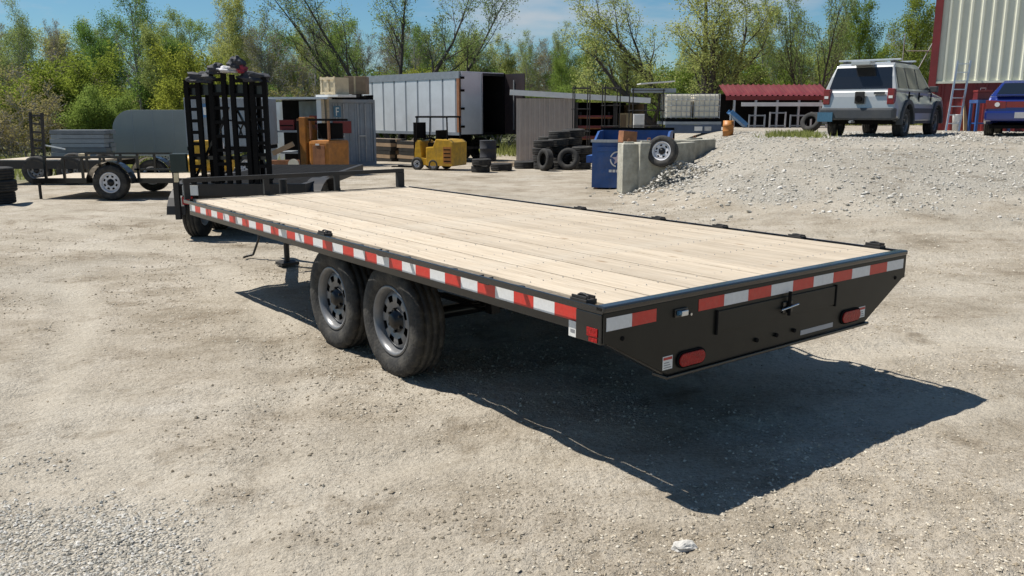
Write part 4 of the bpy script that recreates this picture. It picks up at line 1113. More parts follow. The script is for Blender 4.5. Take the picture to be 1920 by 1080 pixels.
# rear corner post with lamp box and timber block
m = MB().box((-0.02, -0.06, 0.30), (0.05, -0.002, zd + 0.16)).build('corner_post', M['rustblack'], b)
MB().box((-0.03, -0.075, zd + 0.165), (0.19, 0.0, at(340, 288, YE).z)).build('lamp_box', M['green'], b, bevel=0.01)
MB().box((0.01, -0.085, zd + 0.03), (0.07, -0.062, zd + 0.155)).build('timber_block', M['crate'], b)
MB().box((0.08, -0.04, zd - 0.28), (0.22, -0.002, zd - 0.17)).build('tail_lamp', M['redlens'], b)
MB().box((0.09, -0.02, zd - 0.155), (0.30, -0.002, zd - 0.02)).build('licence_plate', M['whitepaint'], b)
MB().box((0.25, 0.1, zd - 0.32), (wE - 0.3, 0.18, zd - 0.17)).build('bumper', M['rustblack'], b)
# bundles lying across the top of the ramps
def bundle(name, label, cpx, cpy, sx, sy, sz, mt, seed):
    c = at(cpx, cpy, YE + 0.08)
    bm = bmesh.new(); bmesh.ops.create_icosphere(bm, subdivisions=3, radius=1.0)
    r_ = random.Random(seed); ph_ = [r_.uniform(0, 6) for _ in range(6)]
    for v in bm.verts:
        p = v.co
        k = 1 + 0.16*math.sin(4*p.x + ph_[0])*math.cos(3*p.y + ph_[1]) + 0.13*math.sin(7*p.z + ph_[2] + 3*p.x) + 0.08*math.sin(11*p.x + ph_[3])
        v.co = Vector((p.x*sx*k, p.y*sy*k, max(p.z, -0.5)*sz*k))
    me = bpy.data.meshes.new(name); bm.to_mesh(me); bm.free(); me.materials.append(mt)
    o = link(name, me); o.location = c
    return tag(o, label, 'bundle')
bundle('dark_tarp_bundle', 'dark bundled tarp on top of the upright ramps, left end', 378, 148, 0.20, 0.14, 0.10, M['cloth_dark'], 1)
bundle('dark_tarp_bundle', 'small dark bundle on the ramps beside the pale tarp', 404, 132, 0.11, 0.12, 0.09, M['cloth_dark'], 2)
bundle('pale_tarp_bundle', 'pale crumpled tarp lying on top of the upright ramps', 425, 132, 0.14, 0.12, 0.06, M['cloth_white'], 3)
bundle('red_rag', 'dark red rag hanging beside the pale tarp on the ramps', 454, 132, 0.07, 0.10, 0.07, M['cloth_red'], 4)
bundle('dark_tarp_bundle', 'topmost dark lump above the red rag on the ramps', 443, 120, 0.11, 0.12, 0.11, M['cloth_dark'], 5)
bundle('dark_tarp_bundle', 'broad dark tarp folded over the right end of the ramps', 474, 147, 0.22, 0.12, 0.09, M['cloth_dark'], 6)

# single-axle utility trailer, side on, at the left
YU = 17.4
g0 = at(62, 350, YU); g1 = at(345, 350, YU); wU = g1.x - g0.x
b = thing('utility_trailer', 'black single-axle utility trailer with side rails and white wheel', 'trailer', (g0.x, YU, 0))
zf = 0.43
MB().box((0, 0, zf - 0.10), (wU, 0.06, zf)).build('side_beam', M['black'], b); MB().box((0, 1.74, zf - 0.10), (wU, 1.8, zf)).build('side_beam', M['black'], b)
for k in range(8):
    MB().box((0.0, 0.064 + k*0.209, zf - 0.045), (wU, 0.064 + k*0.209 + 0.203, zf - 0.006)).build('deck_board', M['plank'], b)
zr = at(200, 293, YU).z
for y in (0.01, 1.75):
    MB().box((0.25, y, zr - 0.045), (wU - 0.9, y + 0.045, zr)).build('top_rail', M['black'], b)
    for k in range(6):
        x = 0.25 + k*(wU - 1.2)/5
        MB().box((x, y + 0.002, zf + 0.001), (x + 0.05, y + 0.04, zr - 0.046)).build('stanchion', M['black'], b)
MB().box((wU - 1.0, 0.012, zf + 0.16), (wU, 0.05, zf + 0.20)).build('front_rail', M['black'], b)
xw = at(215, 345, YU).x - g0.x
for yy, s in ((-0.12, -1), (1.92, 1)):
    t = wheel(b, (0, 0, 0), 0.355, 0.21, 0.205, -1, M['whiterim'], 8, n=32)
    t.matrix_local = Matrix.Translation((xw, yy, 0.355)) @ Matrix.Rotation(PI/2 if s < 0 else -PI/2, 4, 'Z')
    pts = [(xw - 0.47*math.cos(u), 0.34 + 0.45*math.sin(u)) for u in np.linspace(0, PI, 13)]
    inn = [(xw + (x - xw)*0.97, 0.34 + (z - 0.34)*0.97) for x, z in pts]
    y0, y1 = (yy - 0.13, 0.005) if s < 0 else (1.795, yy + 0.13)
    MB().prism(pts + inn[::-1], y0, y1, 'y').build('fender', M['black'], b)
MB().tube((xw, 0.0, 0.355), (xw, 1.8, 0.355), 0.035, n=8).build('axle', M['dark'], b)
for y in (0.03, 1.77): MB().bar((wU, y, zf - 0.05), (wU + 1.2, 0.9, zf - 0.05), 0.05, 0.1).build('drawbar', M['black'], b)
MB().tube((0.12, 0.03, 0.0), (0.12, 0.03, zf - 0.102), 0.03, n=8).build('prop_leg', M['rustblack'], b)

# second trailer behind it, deck a little higher, ramp standing
YV = 21.0
g0 = at(-10, 320, YV); g1 = at(190, 320, YV); wV = g1.x - g0.x
b = thing('car_hauler_trailer', 'black trailer with pale deck and one upright ladder ramp at far left', 'trailer', (g0.x, YV, 0))
zf = at(100, 300, YV).z
MB().box((0, 0, zf - 0.22), (wV, 0.07, zf - 0.02)).build('side_beam', M['rustblack'], b); MB().box((0, 1.93, zf - 0.22), (wV, 2.0, zf - 0.02)).build('side_beam', M['rustblack'], b)
for k in range(8): MB().box((0, 0.072 + k*0.232, zf - 0.06), (wV, 0.072 + k*0.232 + 0.225, zf)).build('deck_board', M['plank'], b)
px2 = at(40, 250, YV).x - g0.x
ladder_ramp('ramp', b, 0.34, at(40, 210, YV).z - zf, 6, M['rustblack'], (px2, 0.3, zf + 0.002), (0, R(3), 0), 0.05)
MB().bar((px2 + 0.35, 0.35, zf + 0.35), (px2 + 0.85, 0.35, zf + 0.25), 0.03, 0.03).build('ramp_stay', M['alu'], b)
for x in (1.0, 1.85):
    for yy, s in ((0.10, -1), (1.9, 1)):
        t = wheel(b, (0, 0, 0), 0.35, 0.21, 0.2, -1, M['rim'], 8, n=24); t.matrix_local = Matrix.Translation((x, yy, 0.35)) @ Matrix.Rotation(PI/2 if s < 0 else -PI/2, 4, 'Z')
c = at(127, 296, YV - 0.4)
b = MB().box((-0.11, -0.08, 0), (0.11, 0.08, 0.14)).build('timber_offcut', M['crate'], None, bevel=0.005, loc=(c.x, YV + 0.4, zf + 0.002))
tag(b, 'pale timber offcut lying on the far trailer deck', 'timber')

# ================================================================= FORKLIFT AND ORANGE LIFT
YF = 26.5
c = at(811, 314, YF); S_ = YF / FPX
b = thing('forklift', 'small yellow forklift with black overhead guard before the white semi-trailer', 'forklift', (c.x, YF, gz(c.x, YF)), -R(24))
fy = lambda p: (p - 811) * S_; fz = lambda p: (313.5 - p) * S_
dp = 1.0
MB().prism([(fy(797), 0.14), (fy(852), 0.14), (fy(853), fz(262)), (fy(846), fz(257)), (fy(818), fz(256)), (fy(812), fz(270)), (fy(797), fz(271))], 0, dp, 'y').build('body', M['yellow'], b, bevel=0.03)
MB().prism([(fy(770), 0.16), (fy(797.5) - 0.005, 0.16), (fy(797.5) - 0.005, fz(292)), (fy(786), fz(290)), (fy(783), fz(260)), (fy(774), fz(258)), (fy(771), fz(280))], 0.06, dp - 0.06, 'y').build('front_cowl', M['yellow'], b, bevel=0.02)
g = MB().box((fy(834), -0.012, fz(300)), (fy(851), -0.002, fz(270))).build('grille', M['orange'], b)
for k in range(4): MB().box((fy(835.5), -0.02, fz(297 - 7*k)), (fy(849.5), -0.0125, fz(295 - 7*k))).build('louvre', M['dark'], g)
MB().box((fy(798), 0.12, fz(270)), (fy(813), dp - 0.12, fz(263))).build('seat', M['dark'], b, bevel=0.02); MB().box((fy(813), 0.16, fz(262)), (fy(818), dp - 0.16, fz(240))).build('seat_back', M['dark'], b, bevel=0.02)
gm = MB()
for x in (775, 841):
    for y in (0.08, dp - 0.08):
        MB().tube((fy(x), y, fz(262)), (fy(x + (2 if x < 800 else -1)), y, fz(217)), 0.024, n=6).build('guard_post', M['dark'], b)
for y in (0.08, dp - 0.08): MB().tube((fy(774), y, fz(216)), (fy(843), y, fz(216)), 0.026, n=6).build('guard_rail', M['dark'], b)
for x in (776, 790, 804, 817, 830, 841): MB().tube((fy(x), 0.08, fz(215)), (fy(x), dp - 0.08, fz(215)), 0.018, n=6).build('guard_bar', M['dark'], b)
for y in (0.2, dp - 0.2): MB().box((fy(766), y - 0.04, 0.1), (fy(770), y + 0.04, fz(226))).build('mast_rail', M['dark'], b)
MB().box((fy(765), 0.24, fz(255)), (fy(769), dp - 0.24, fz(226))).build('mast_carriage', M['dark'], b)
MB().tube((fy(788), 0.5, fz(268)), (fy(792), 0.5, fz(253)), 0.02, n=6).build('steering_column', M['dark'], b)
MB().path([(fy(790) + 0.05*math.cos(t), 0.5 + 0.16*math.sin(t), fz(252) + 0.04*math.cos(t)) for t in np.linspace(0, 2*PI, 13)[:-1]], 0.014, 6, True).build('steering_wheel', M['dark'], b)
for x, r_ in ((777, 0.20), (812, 0.17), (842, 0.17)):
    if x == 842: continue
    for y in (0.09, dp - 0.09):
        t = wheel(b, (0, 0, 0), r_, 0.16, r_*0.55, -1, M['whiterim'], 6, n=24); t.matrix_local = Matrix.Translation((fy(x), y - 0.02, r_)) @ Matrix.Rotation(PI/2, 4, 'Z')
for t in (0.3, 0.7): MB().box((fy(766) - 0.9, t*dp - 0.05, 0.05), (fy(766) - 0.001, t*dp + 0.05, 0.09)).build('fork', M['dark'], b)

YO = 24.5
c = at(588, 321, YO); S_ = YO / FPX
b = thing('orange_lift_truck', 'rusty orange lift truck standing left of the container', 'lift truck', (c.x, YO, gz(c.x, YO)), -R(30))
ox = lambda p: (p - 588) * S_; oz = lambda p: (320 - p) * S_
MB().prism([(ox(577), 0.10), (ox(627), 0.10), (ox(628), oz(256)), (ox(577), oz(257))], 0, 0.9, 'y').build('body', M['orange'], b, bevel=0.10)
g = MB().box((ox(589), -0.015, oz(306)), (ox(618), -0.002, oz(266))).build('hatch', M['rust'], b, bevel=0.004); MB().box((ox(597), -0.028, oz(266)), (ox(606), -0.016, oz(263))).build('hatch_handle', M['sticker'], g)
MB().box((ox(548), 0.05, 0.05), (ox(555), 0.4, oz(222))).build('mast_rail', M['dark'], b); MB().box((ox(555.5), 0.02, oz(308)), (ox(571), 0.45, oz(215))).build('mast', M['orange'], b, bevel=0.02)
MB().prism([(ox(571.5), oz(262)), (ox(576.5), oz(262)), (ox(578), oz(238)), (ox(572), oz(230))], 0.05, 0.4, 'y').build('control_head', M['orange'], b)
for x in (579, 623): MB().box((ox(x), 0.05, oz(255.5)), (ox(x + 3), 0.12, oz(222))).build('guard_post', M['rust'], b)
MB().box((ox(577), 0.05, oz(221.8)), (ox(628), 0.85, oz(218))).build('guard_top', M['dark'], b); MB().box((ox(584), 0.3, oz(255)), (ox(619), 0.8, oz(226))).build('seat_back', M['dark'], b, bevel=0.03)
for x in (586, 620):
    t = tyre_mb(0.15, 0.14, 0.08, 20, False).build('wheel', M['rubber2'], b); t.matrix_local = Matrix.Translation((ox(x), 0.10, 0.15)) @ Matrix.Rotation(PI/2, 4, 'Z')
YC = 20.5; c = at(388, 320, YC)
b = thing('yellow_compressor', 'yellow machine half hidden behind the upright ladder ramps', 'machine', (c.x, YC, 0))
MB().tube((-0.5, 0.2, 0.55), (0.55, 0.2, 0.55), 0.2, n=16).build('tank', M['yellow'], b); MB().box((-0.3, 0.02, 0.77), (0.25, 0.4, 1.1)).build('motor', M['yellow'], b, bevel=0.03)
for x in (-0.4, 0.45): MB().box((x - 0.03, 0.05, 0), (x + 0.03, 0.35, 0.36)).build('leg', M['dark'], b)
MB().tube((0.28, 0.2, 0.92), (0.34, 0.2, 0.92), 0.15, n=16).build('flywheel', M['whiterim'], b)
c = at(540, 316, 22.5)
b = thing('log_splitter', 'low machine with pale round flywheel left of the orange lift truck', 'machine', (c.x, 22.5, 0))
MB().box((-0.45, 0, 0.30), (0.25, 0.3, 0.52)).build('bed', M['rust'], b); MB().bar((-0.4, 0.1, 0.7), (0.15, 0.1, 0.95), 0.12, 0.12).build('boom', M['tanbox'], b)
MB().tube((0.16, -0.06, 0.42), (0.16, -0.004, 0.42), 0.14, n=18).build('flywheel', M['ibc'], b)
for x in (-0.3, 0.15): MB().box((x - 0.03, 0.02, 0), (x + 0.03, 0.28, 0.298)).build('leg', M['dark'], b)

# ================================================================= TYRES
TYRE = tyre_mb(0.36, 0.24, 0.2, 28).mesh('tyre', M['rubber2'])
def tyre(label, c, lay, rz=0, sc=1.0, tilt=0.0, group='loose tyres'):
    o = link('tyre', TYRE); o.scale = (sc, sc, sc)
    o.rotation_euler = (0, PI/2 + tilt, rz) if lay else (0, tilt, rz)
    o.location = c
    return tag(o, label, 'tyre', group)
def flat_stack(px, Y, n, words, sc=1.0, rz=0):
    c = at(px, 300, Y); z = gz(c.x, Y)
    for k in range(n):
        w_ = 'only' if n == 1 else ('bottom' if k == 0 else ('top' if k == n-1 else ('second', 'third', 'fourth', 'fifth')[k-1]))
        tyre('black tyre lying flat, %s one %s' % (w_, words), (c.x + rnd.uniform(-.10, .10), Y + rnd.uniform(-.08, .08), z + 0.12*sc + k*0.24*sc), True, rnd.uniform(0, 6), sc*rnd.uniform(.9, 1.05), rnd.uniform(-.06, .06) if k else 0)
flat_stack(905, 25.6, 2, 'of the low pile right of the forklift', 0.85)
flat_stack(938, 26.3, 1, 'between the forklift and the tyre heap', 1.0)
flat_stack(1018, 27.0, 4, 'of the pile at the left front of the heap', 0.95)
flat_stack(1050, 27.6, 5, 'of the tall pile in the middle of the heap', 1.0)
flat_stack(1092, 27.2, 3, 'of the pile at the right front of the heap', 1.0)
flat_stack(1073, 28.4, 5, 'of the pile at the back right of the heap', 1.05)
flat_stack(1034, 28.4, 4, 'of the pile at the back left of the heap', 1.05)
c = at(1022, 300, 26.4); tyre('black tyre standing on edge before the left of the tyre heap', (c.x, 26.3, gz(c.x, 26.3) + 0.34), False, 0.5, 0.95, 0.1)
c = at(1066, 300, 26.7); tyre('black tyre leaning on edge before the middle of the tyre heap', (c.x, 26.65, gz(c.x, 26.65) + 0.34), False, 1.25, 0.95, 0.25)
c = at(985, 300, 27.5); tyre('black tyre lying under the beige shed wall', (c.x, 27.5, gz(c.x, 27.5) + 0.12), True, 0, 1.0)
c = at(6, 315, 16.6)
for k, (dx, dz, w_) in enumerate(((-0.05, 0, 'bottom'), (0.0, 0.235, 'middle'), (-0.03, 0.47, 'top'))):
    tyre('black tyre in the stack at the left picture edge, %s one' % w_, (c.x + dx - 0.12, 16.5, 0.12 + dz), True, k, 1.0)
c = at(1522, 240, 24.3)
tyre('grey tyre leaning behind the left of the silver SUV', (c.x, 24.4, gz(c.x, 24.4) + 0.29), False, 0.8, 0.8, 0.5)
# dark piles added to stand for the shadow and clutter beneath the semi-trailer
for k, (p, Y, w_, h_) in enumerate(((735, 36.5, 2.4, 0.95), (808, 34.6, 2.2, 0.85))):
    c = at(p, 280, Y)
    b = thing('timber_pile', ['dark timber pile under the front half of the semi-trailer', 'dark timber pile behind the forklift under the semi-trailer'][k], 'timber pile', (c.x, Y, gz(c.x, Y)), R(132), 'timber piles under the semi-trailer')
    for j in range(6):
        z = j*h_/6
        for q in range(3): MB().box((-w_/2 + rnd.uniform(-.1, .1), q*0.3, z), (w_/2 + rnd.uniform(-.1, .1), q*0.3 + 0.27, z + h_/6 - 0.012)).build('baulk', M['rustblack'] if (j + q) % 3 else M['tanbox'], b)
# scrap near the semi-trailer
c = at(940, 290, 28.5)
b = thing('scrap_pallet', 'broken wooden pallet under the open maroon door', 'pallet', (c.x, 28.5, gz(c.x, 28.5)), 0.2)
for k in range(4): MB().box((-0.6, k*0.26, 0.12), (0.6, k*0.26 + 0.12, 0.145)).build('slat', M['wood'], b)
for x in (-0.56, 0, 0.5): MB().box((x, 0, 0), (x + 0.08, 0.92, 0.118)).build('bearer', M['wood'], b)
c = at(915, 262, 29.5)
b = thing('oil_drum', 'dark steel drum below the open semi-trailer rear', 'drum', (c.x, 29.5, gz(c.x, 29.5)))
MB().lathe([(0, 0.001), (0, 0.28), (0.02, 0.29), (0.28, 0.285), (0.3, 0.30), (0.32, 0.285), (0.58, 0.285), (0.6, 0.30), (0.62, 0.285), (0.86, 0.285), (0.88, 0.29), (0.87, 0.001)], 'z', 24).build('body', M['cloth_dark'], b)
MB().tube((0.12, 0.1, 0.872), (0.12, 0.1, 0.89), 0.04, n=10).build('bung', M['galv'], b)

# ================================================================= DUMPSTER, CONCRETE BLOCKS, SPARE WHEEL
YD = 19.75
a = at(1109, 355, YD); a.z = gz(a.x, YD) - 0.02
b = thing('dumpster', 'blue steel dumpster with white emblem and sloping open top', 'dumpster', a, R(-15))
wD, dD = 1.72, 1.45; hf, hb = 1.10, 1.36
fr = MB().box((0, 0, 0.06), (wD, 0.05, hf)).build('front_wall', M['blue'], b)
MB().box((0, dD - 0.05, 0.06), (wD, dD, hb)).build('back_wall', M['blue'], b)
sp_ = [(0.051, 0.06), (dD - 0.051, 0.06), (dD - 0.051, hb - 0.01), (0.75, hb - 0.02), (0.051, hf - 0.01)]
MB().prism(sp_, 0, 0.05, 'x').build('side_wall', M['blue'], b); MB().prism(sp_, wD - 0.05, wD, 'x').build('side_wall', M['blue'], b)
MB().box((0.051, 0.051, 0.07), (wD - 0.051, dD - 0.051, 0.12)).build('floor', M['dark'], b)
MB().box((-0.03, -0.04, hf + 0.001), (wD + 0.03, 0.06, hf + 0.06)).build('top_rim', M['galv'], b); MB().box((-0.03, dD - 0.06, hb + 0.001), (wD + 0.03, dD + 0.04, hb + 0.06)).build('top_rim', M['dark'], b)
MB().box((0.12, -0.05, hf - 0.20), (wD - 0.12, -0.002, hf - 0.10)).build('lip_band', M['blue'], b)
for x in (0.05, wD - 0.13): MB().box((x, 0.05, 0), (x + 0.08, dD - 0.1, 0.06)).build('skid', M['rust'], b)
MB().box((-0.18, 0.25, 0.62), (-0.002, 1.15, 0.78)).build('lift_pocket', M['blue'], b); MB().box((wD + 0.002, 0.25, 0.62), (wD + 0.18, 1.15, 0.78)).build('lift_pocket', M['blue'], b)
# emblem: pale ring with star and two lines of bars below
em = MB()
cx, cz = 0.60, 0.72
st = []
for k in range(10):
    r_ = 0.145 if k % 2 == 0 else 0.062; t = PI/2 + 2*PI*k/10; st.append((cx + r_*math.cos(t), cz + r_*math.sin(t)))
em.prism(st, -0.010, -0.002, 'y').build('emblem_star', mat('pale_pink_print', (0.62, 0.52, 0.60), 0.6, 0, 0.2, 20), fr)
rg = [(cx + 0.17*math.cos(t), cz + 0.17*math.sin(t)) for t in np.linspace(0, 2*PI, 25)[:-1]]
m = MB()
for k in range(24):
    a0 = 2*PI*k/24; a1 = 2*PI*(k+1)/24
    if k % 6 == 5: continue
    m.quad(*[(cx + r_*math.cos(t), -0.004, cz + r_*math.sin(t)) for r_, t in ((0.155, a0), (0.185, a0), (0.185, a1), (0.155, a1))])
m.build('emblem_ring', M['sticker'], fr)
m = MB()
for k in range(5): m.box((cx - 0.20 + k*0.085, -0.008, 0.42), (cx - 0.135 + k*0.085, -0.002, 0.48))
m.build('emblem_lettering', M['sticker'], fr)
b2 = MB().box((0, 0, 0), (0.34, 0.25, 0.26)).build('rusty_box', M['rust'], None, bevel=0.01, loc=at(1168, 268, 18.9), rot=(0, R(4), R(20)))
tag(b2, 'small rusty metal box resting on the concrete block by the dumpster', 'box')
b2.location.z = 1.102
YB = 18.2
def block(px, Y, w, d, h, rz, label, z=None):
    c = at(px, 330, Y)
    o = thing('concrete_block', label, 'concrete block', (c.x, Y, (gz(c.x + 0.2, Y) - 0.15) if z is None else z), rz, 'concrete blocks at the foot of the bank')
    m = MB().box((0, 0, 0), (w, d, h)); bo = m.build('block_body', M['concrete'], o, bevel=0.02)
    MB().box((w*0.2, d*0.42, h + 0.001), (w*0.8, d*0.58, h + 0.035)).build('top_key', M['concrete'], o, bevel=0.01)
    MB().path([(w*0.45, d*0.5, h + 0.02), (w*0.45, d*0.5, h + 0.09), (w*0.55, d*0.5, h + 0.09), (w*0.55, d*0.5, h + 0.02)], 0.010, 6).build('lifting_eye', M['rust'], o)
    return o
block(1167, YB, 0.36, 0.6, 0.92 + 0.15, R(4), 'upright concrete block right next to the blue dumpster', z=0.03)
block(1199, YB - 0.1, 0.62, 0.7, 1.10, R(10), 'widest upright concrete block with the white-rimmed wheel against it', z=0.02)
block(1257, YB + 1.0, 1.2, 0.6, 0.85, R(52), 'long concrete block receding behind the white-rimmed wheel', z=0.22)
block(1300, YB + 2.6, 1.2, 0.6, 0.70, R(52), 'farthest concrete block, half buried in the gravel bank', z=0.40)
c = at(1243, 284, 18.05)
b = thing('spare_wheel', 'tyre on white rim leaning against the concrete blocks', 'wheel', (c.x, 18.1, 0.66), 0)
t = wheel(b, (0, 0, 0), 0.33, 0.20, 0.20, -1, M['whiterim'], 6, n=32)
b.rotation_euler = (0, R(8), R(62))
b.location.z = c.z
# the loose wheel rests on the gravel heaped at the blocks
P, S = scatter(900, lambda n: (RNG.normal(c.x + 0.25, 0.45, n), RNG.normal(18.0, 0.35, n)), lambda x, y: np.ones(len(x)), lambda n, x, y: 0.025 + 0.075*RNG.random(n)**3)
P[:, 2] += 0.40*np.exp(-(((P[:, 0] - c.x - 0.25)/0.5)**2 + ((P[:, 1] - 18.05)/0.32)**2))
stones('rubble', P, S, M['gravel'], 'heap of pale rubble under the white-rimmed wheel')

# ================================================================= CAGED TANKS ON A FLATBED
YI = 28.5
a = at(1247, 240, YI); zI = at(1247, 228, YI).z
b = thing('flatbed_wagon', 'dark blue flatbed wagon carrying the caged tanks', 'flatbed', (a.x, YI, zI))
wI = at(1352, 240, YI).x - a.x
MB().box((0, 0, -0.10), (wI, 1.6, -0.002)).build('bed', M['trrail'], b); MB().box((0.0, -0.03, -0.38), (wI, 0.0, -0.11)).build('side_skirt', mat('dull_blue_steel', (0.07, 0.10, 0.16), 0.6, 0, 0.3, 4), b)
for x in (0.25, wI - 0.35): MB().box((x, 0.1, -zI - 0.1), (x + 0.1, 1.4, -0.102)).build('trestle', M['dark'], b)
MB().box((wI*0.52, -0.045, -0.30), (wI*0.66, -0.031, -0.16)).build('white_plate', M['whitepaint'], b); MB().box((wI*0.70, -0.045, -0.30), (wI*0.82, -0.031, -0.16)).build('white_plate', M['galv'], b)
for k in range(2):
    t = thing('caged_tank', ['milky plastic tank in a wire cage, left one on the flatbed', 'milky plastic tank in a wire cage, right one on the flatbed'][k], 'tank', (a.x + 0.03 + k*(wI/2), YI + 0.15, zI + 0.001), 0, 'caged tanks on the flatbed')
    tw = wI/2 - 0.06; th_ = at(1300, 176, YI).z - zI
    MB().box((0.03, 0.03, 0.12), (tw - 0.03, 0.97, th_ - 0.02)).build('tank', M['ibc'], t, bevel=0.05)
    MB().box((0, 0, 0), (tw, 1.0, 0.10)).build('pallet', M['dark'], t)
    for q in range(6):
        x = q*(tw - 0.02)/5
        for y in (0, 1.0): MB().tube((x + 0.01, y, 0.1), (x + 0.01, y, th_), 0.011, n=5).build('cage_bar', M['galv'], t)
    for q in range(5):
        z = 0.14 + q*(th_ - 0.15)/4
        for y in (-0.012, 1.012): MB().tube((0, y, z), (tw, y, z), 0.011, n=5).build('cage_bar', M['galv'], t)
        for x in (0, tw): MB().tube((x, 0, z), (x, 1.0, z), 0.011, n=5).build('cage_bar', M['galv'], t)
    MB().tube((tw/2, 0.5, th_ - 0.02), (tw/2, 0.5, th_ + 0.03), 0.11, n=16).build('filler_cap', M['dark'], t)
c = at(1365, 248, 25.0); 
b = thing('orange_drum', 'small rusty orange drum right of the caged tanks', 'drum', (c.x, 25.0, gz(c.x, 25.0)))
zz = max(0.35, at(1365, 226, 25).z - gz(c.x, 25.0))
MB().lathe([(0, 0.001), (0, 0.15), (zz*0.3, 0.155), (zz*0.33, 0.165), (zz*0.36, 0.155), (zz*0.65, 0.155), (zz*0.68, 0.165), (zz*0.71, 0.155), (zz, 0.15), (zz - 0.02, 0.13), (zz - 0.03, 0.001)], 'z', 20).build('body', M['orange'], b); MB().tube((0.05, 0, zz - 0.028), (0.05, 0, zz + 0.01), 0.03, n=8).build('bung', M['dark'], b)
c = at(1380, 240, 26.0)
b = thing('blue_chute', 'slanting blue plastic chute between the orange drum and steel frames', 'chute', (c.x, 26.0, gz(c.x, 26.0)))
zc = at(1372, 212, 26).z - gz(c.x, 26.0); ze = at(1394, 238, 26).z - gz(c.x, 26.0)
MB().bar((-0.22, 0, zc), (0.28, 0, max(ze, 0.1)), 0.4, 0.03, (0, 0, 1)).build('trough', M['blue2'], b)
for y in (-0.2, 0.2): MB().bar((-0.22, y, zc + 0.05), (0.28, y, max(ze, 0.1) + 0.05), 0.03, 0.12, (0, 0, 1)).build('trough_side', M['blue2'], b)
MB().tube((-0.18, 0, 0), (-0.18, 0, zc - 0.03), 0.03, n=8).build('prop', M['galv'], b)

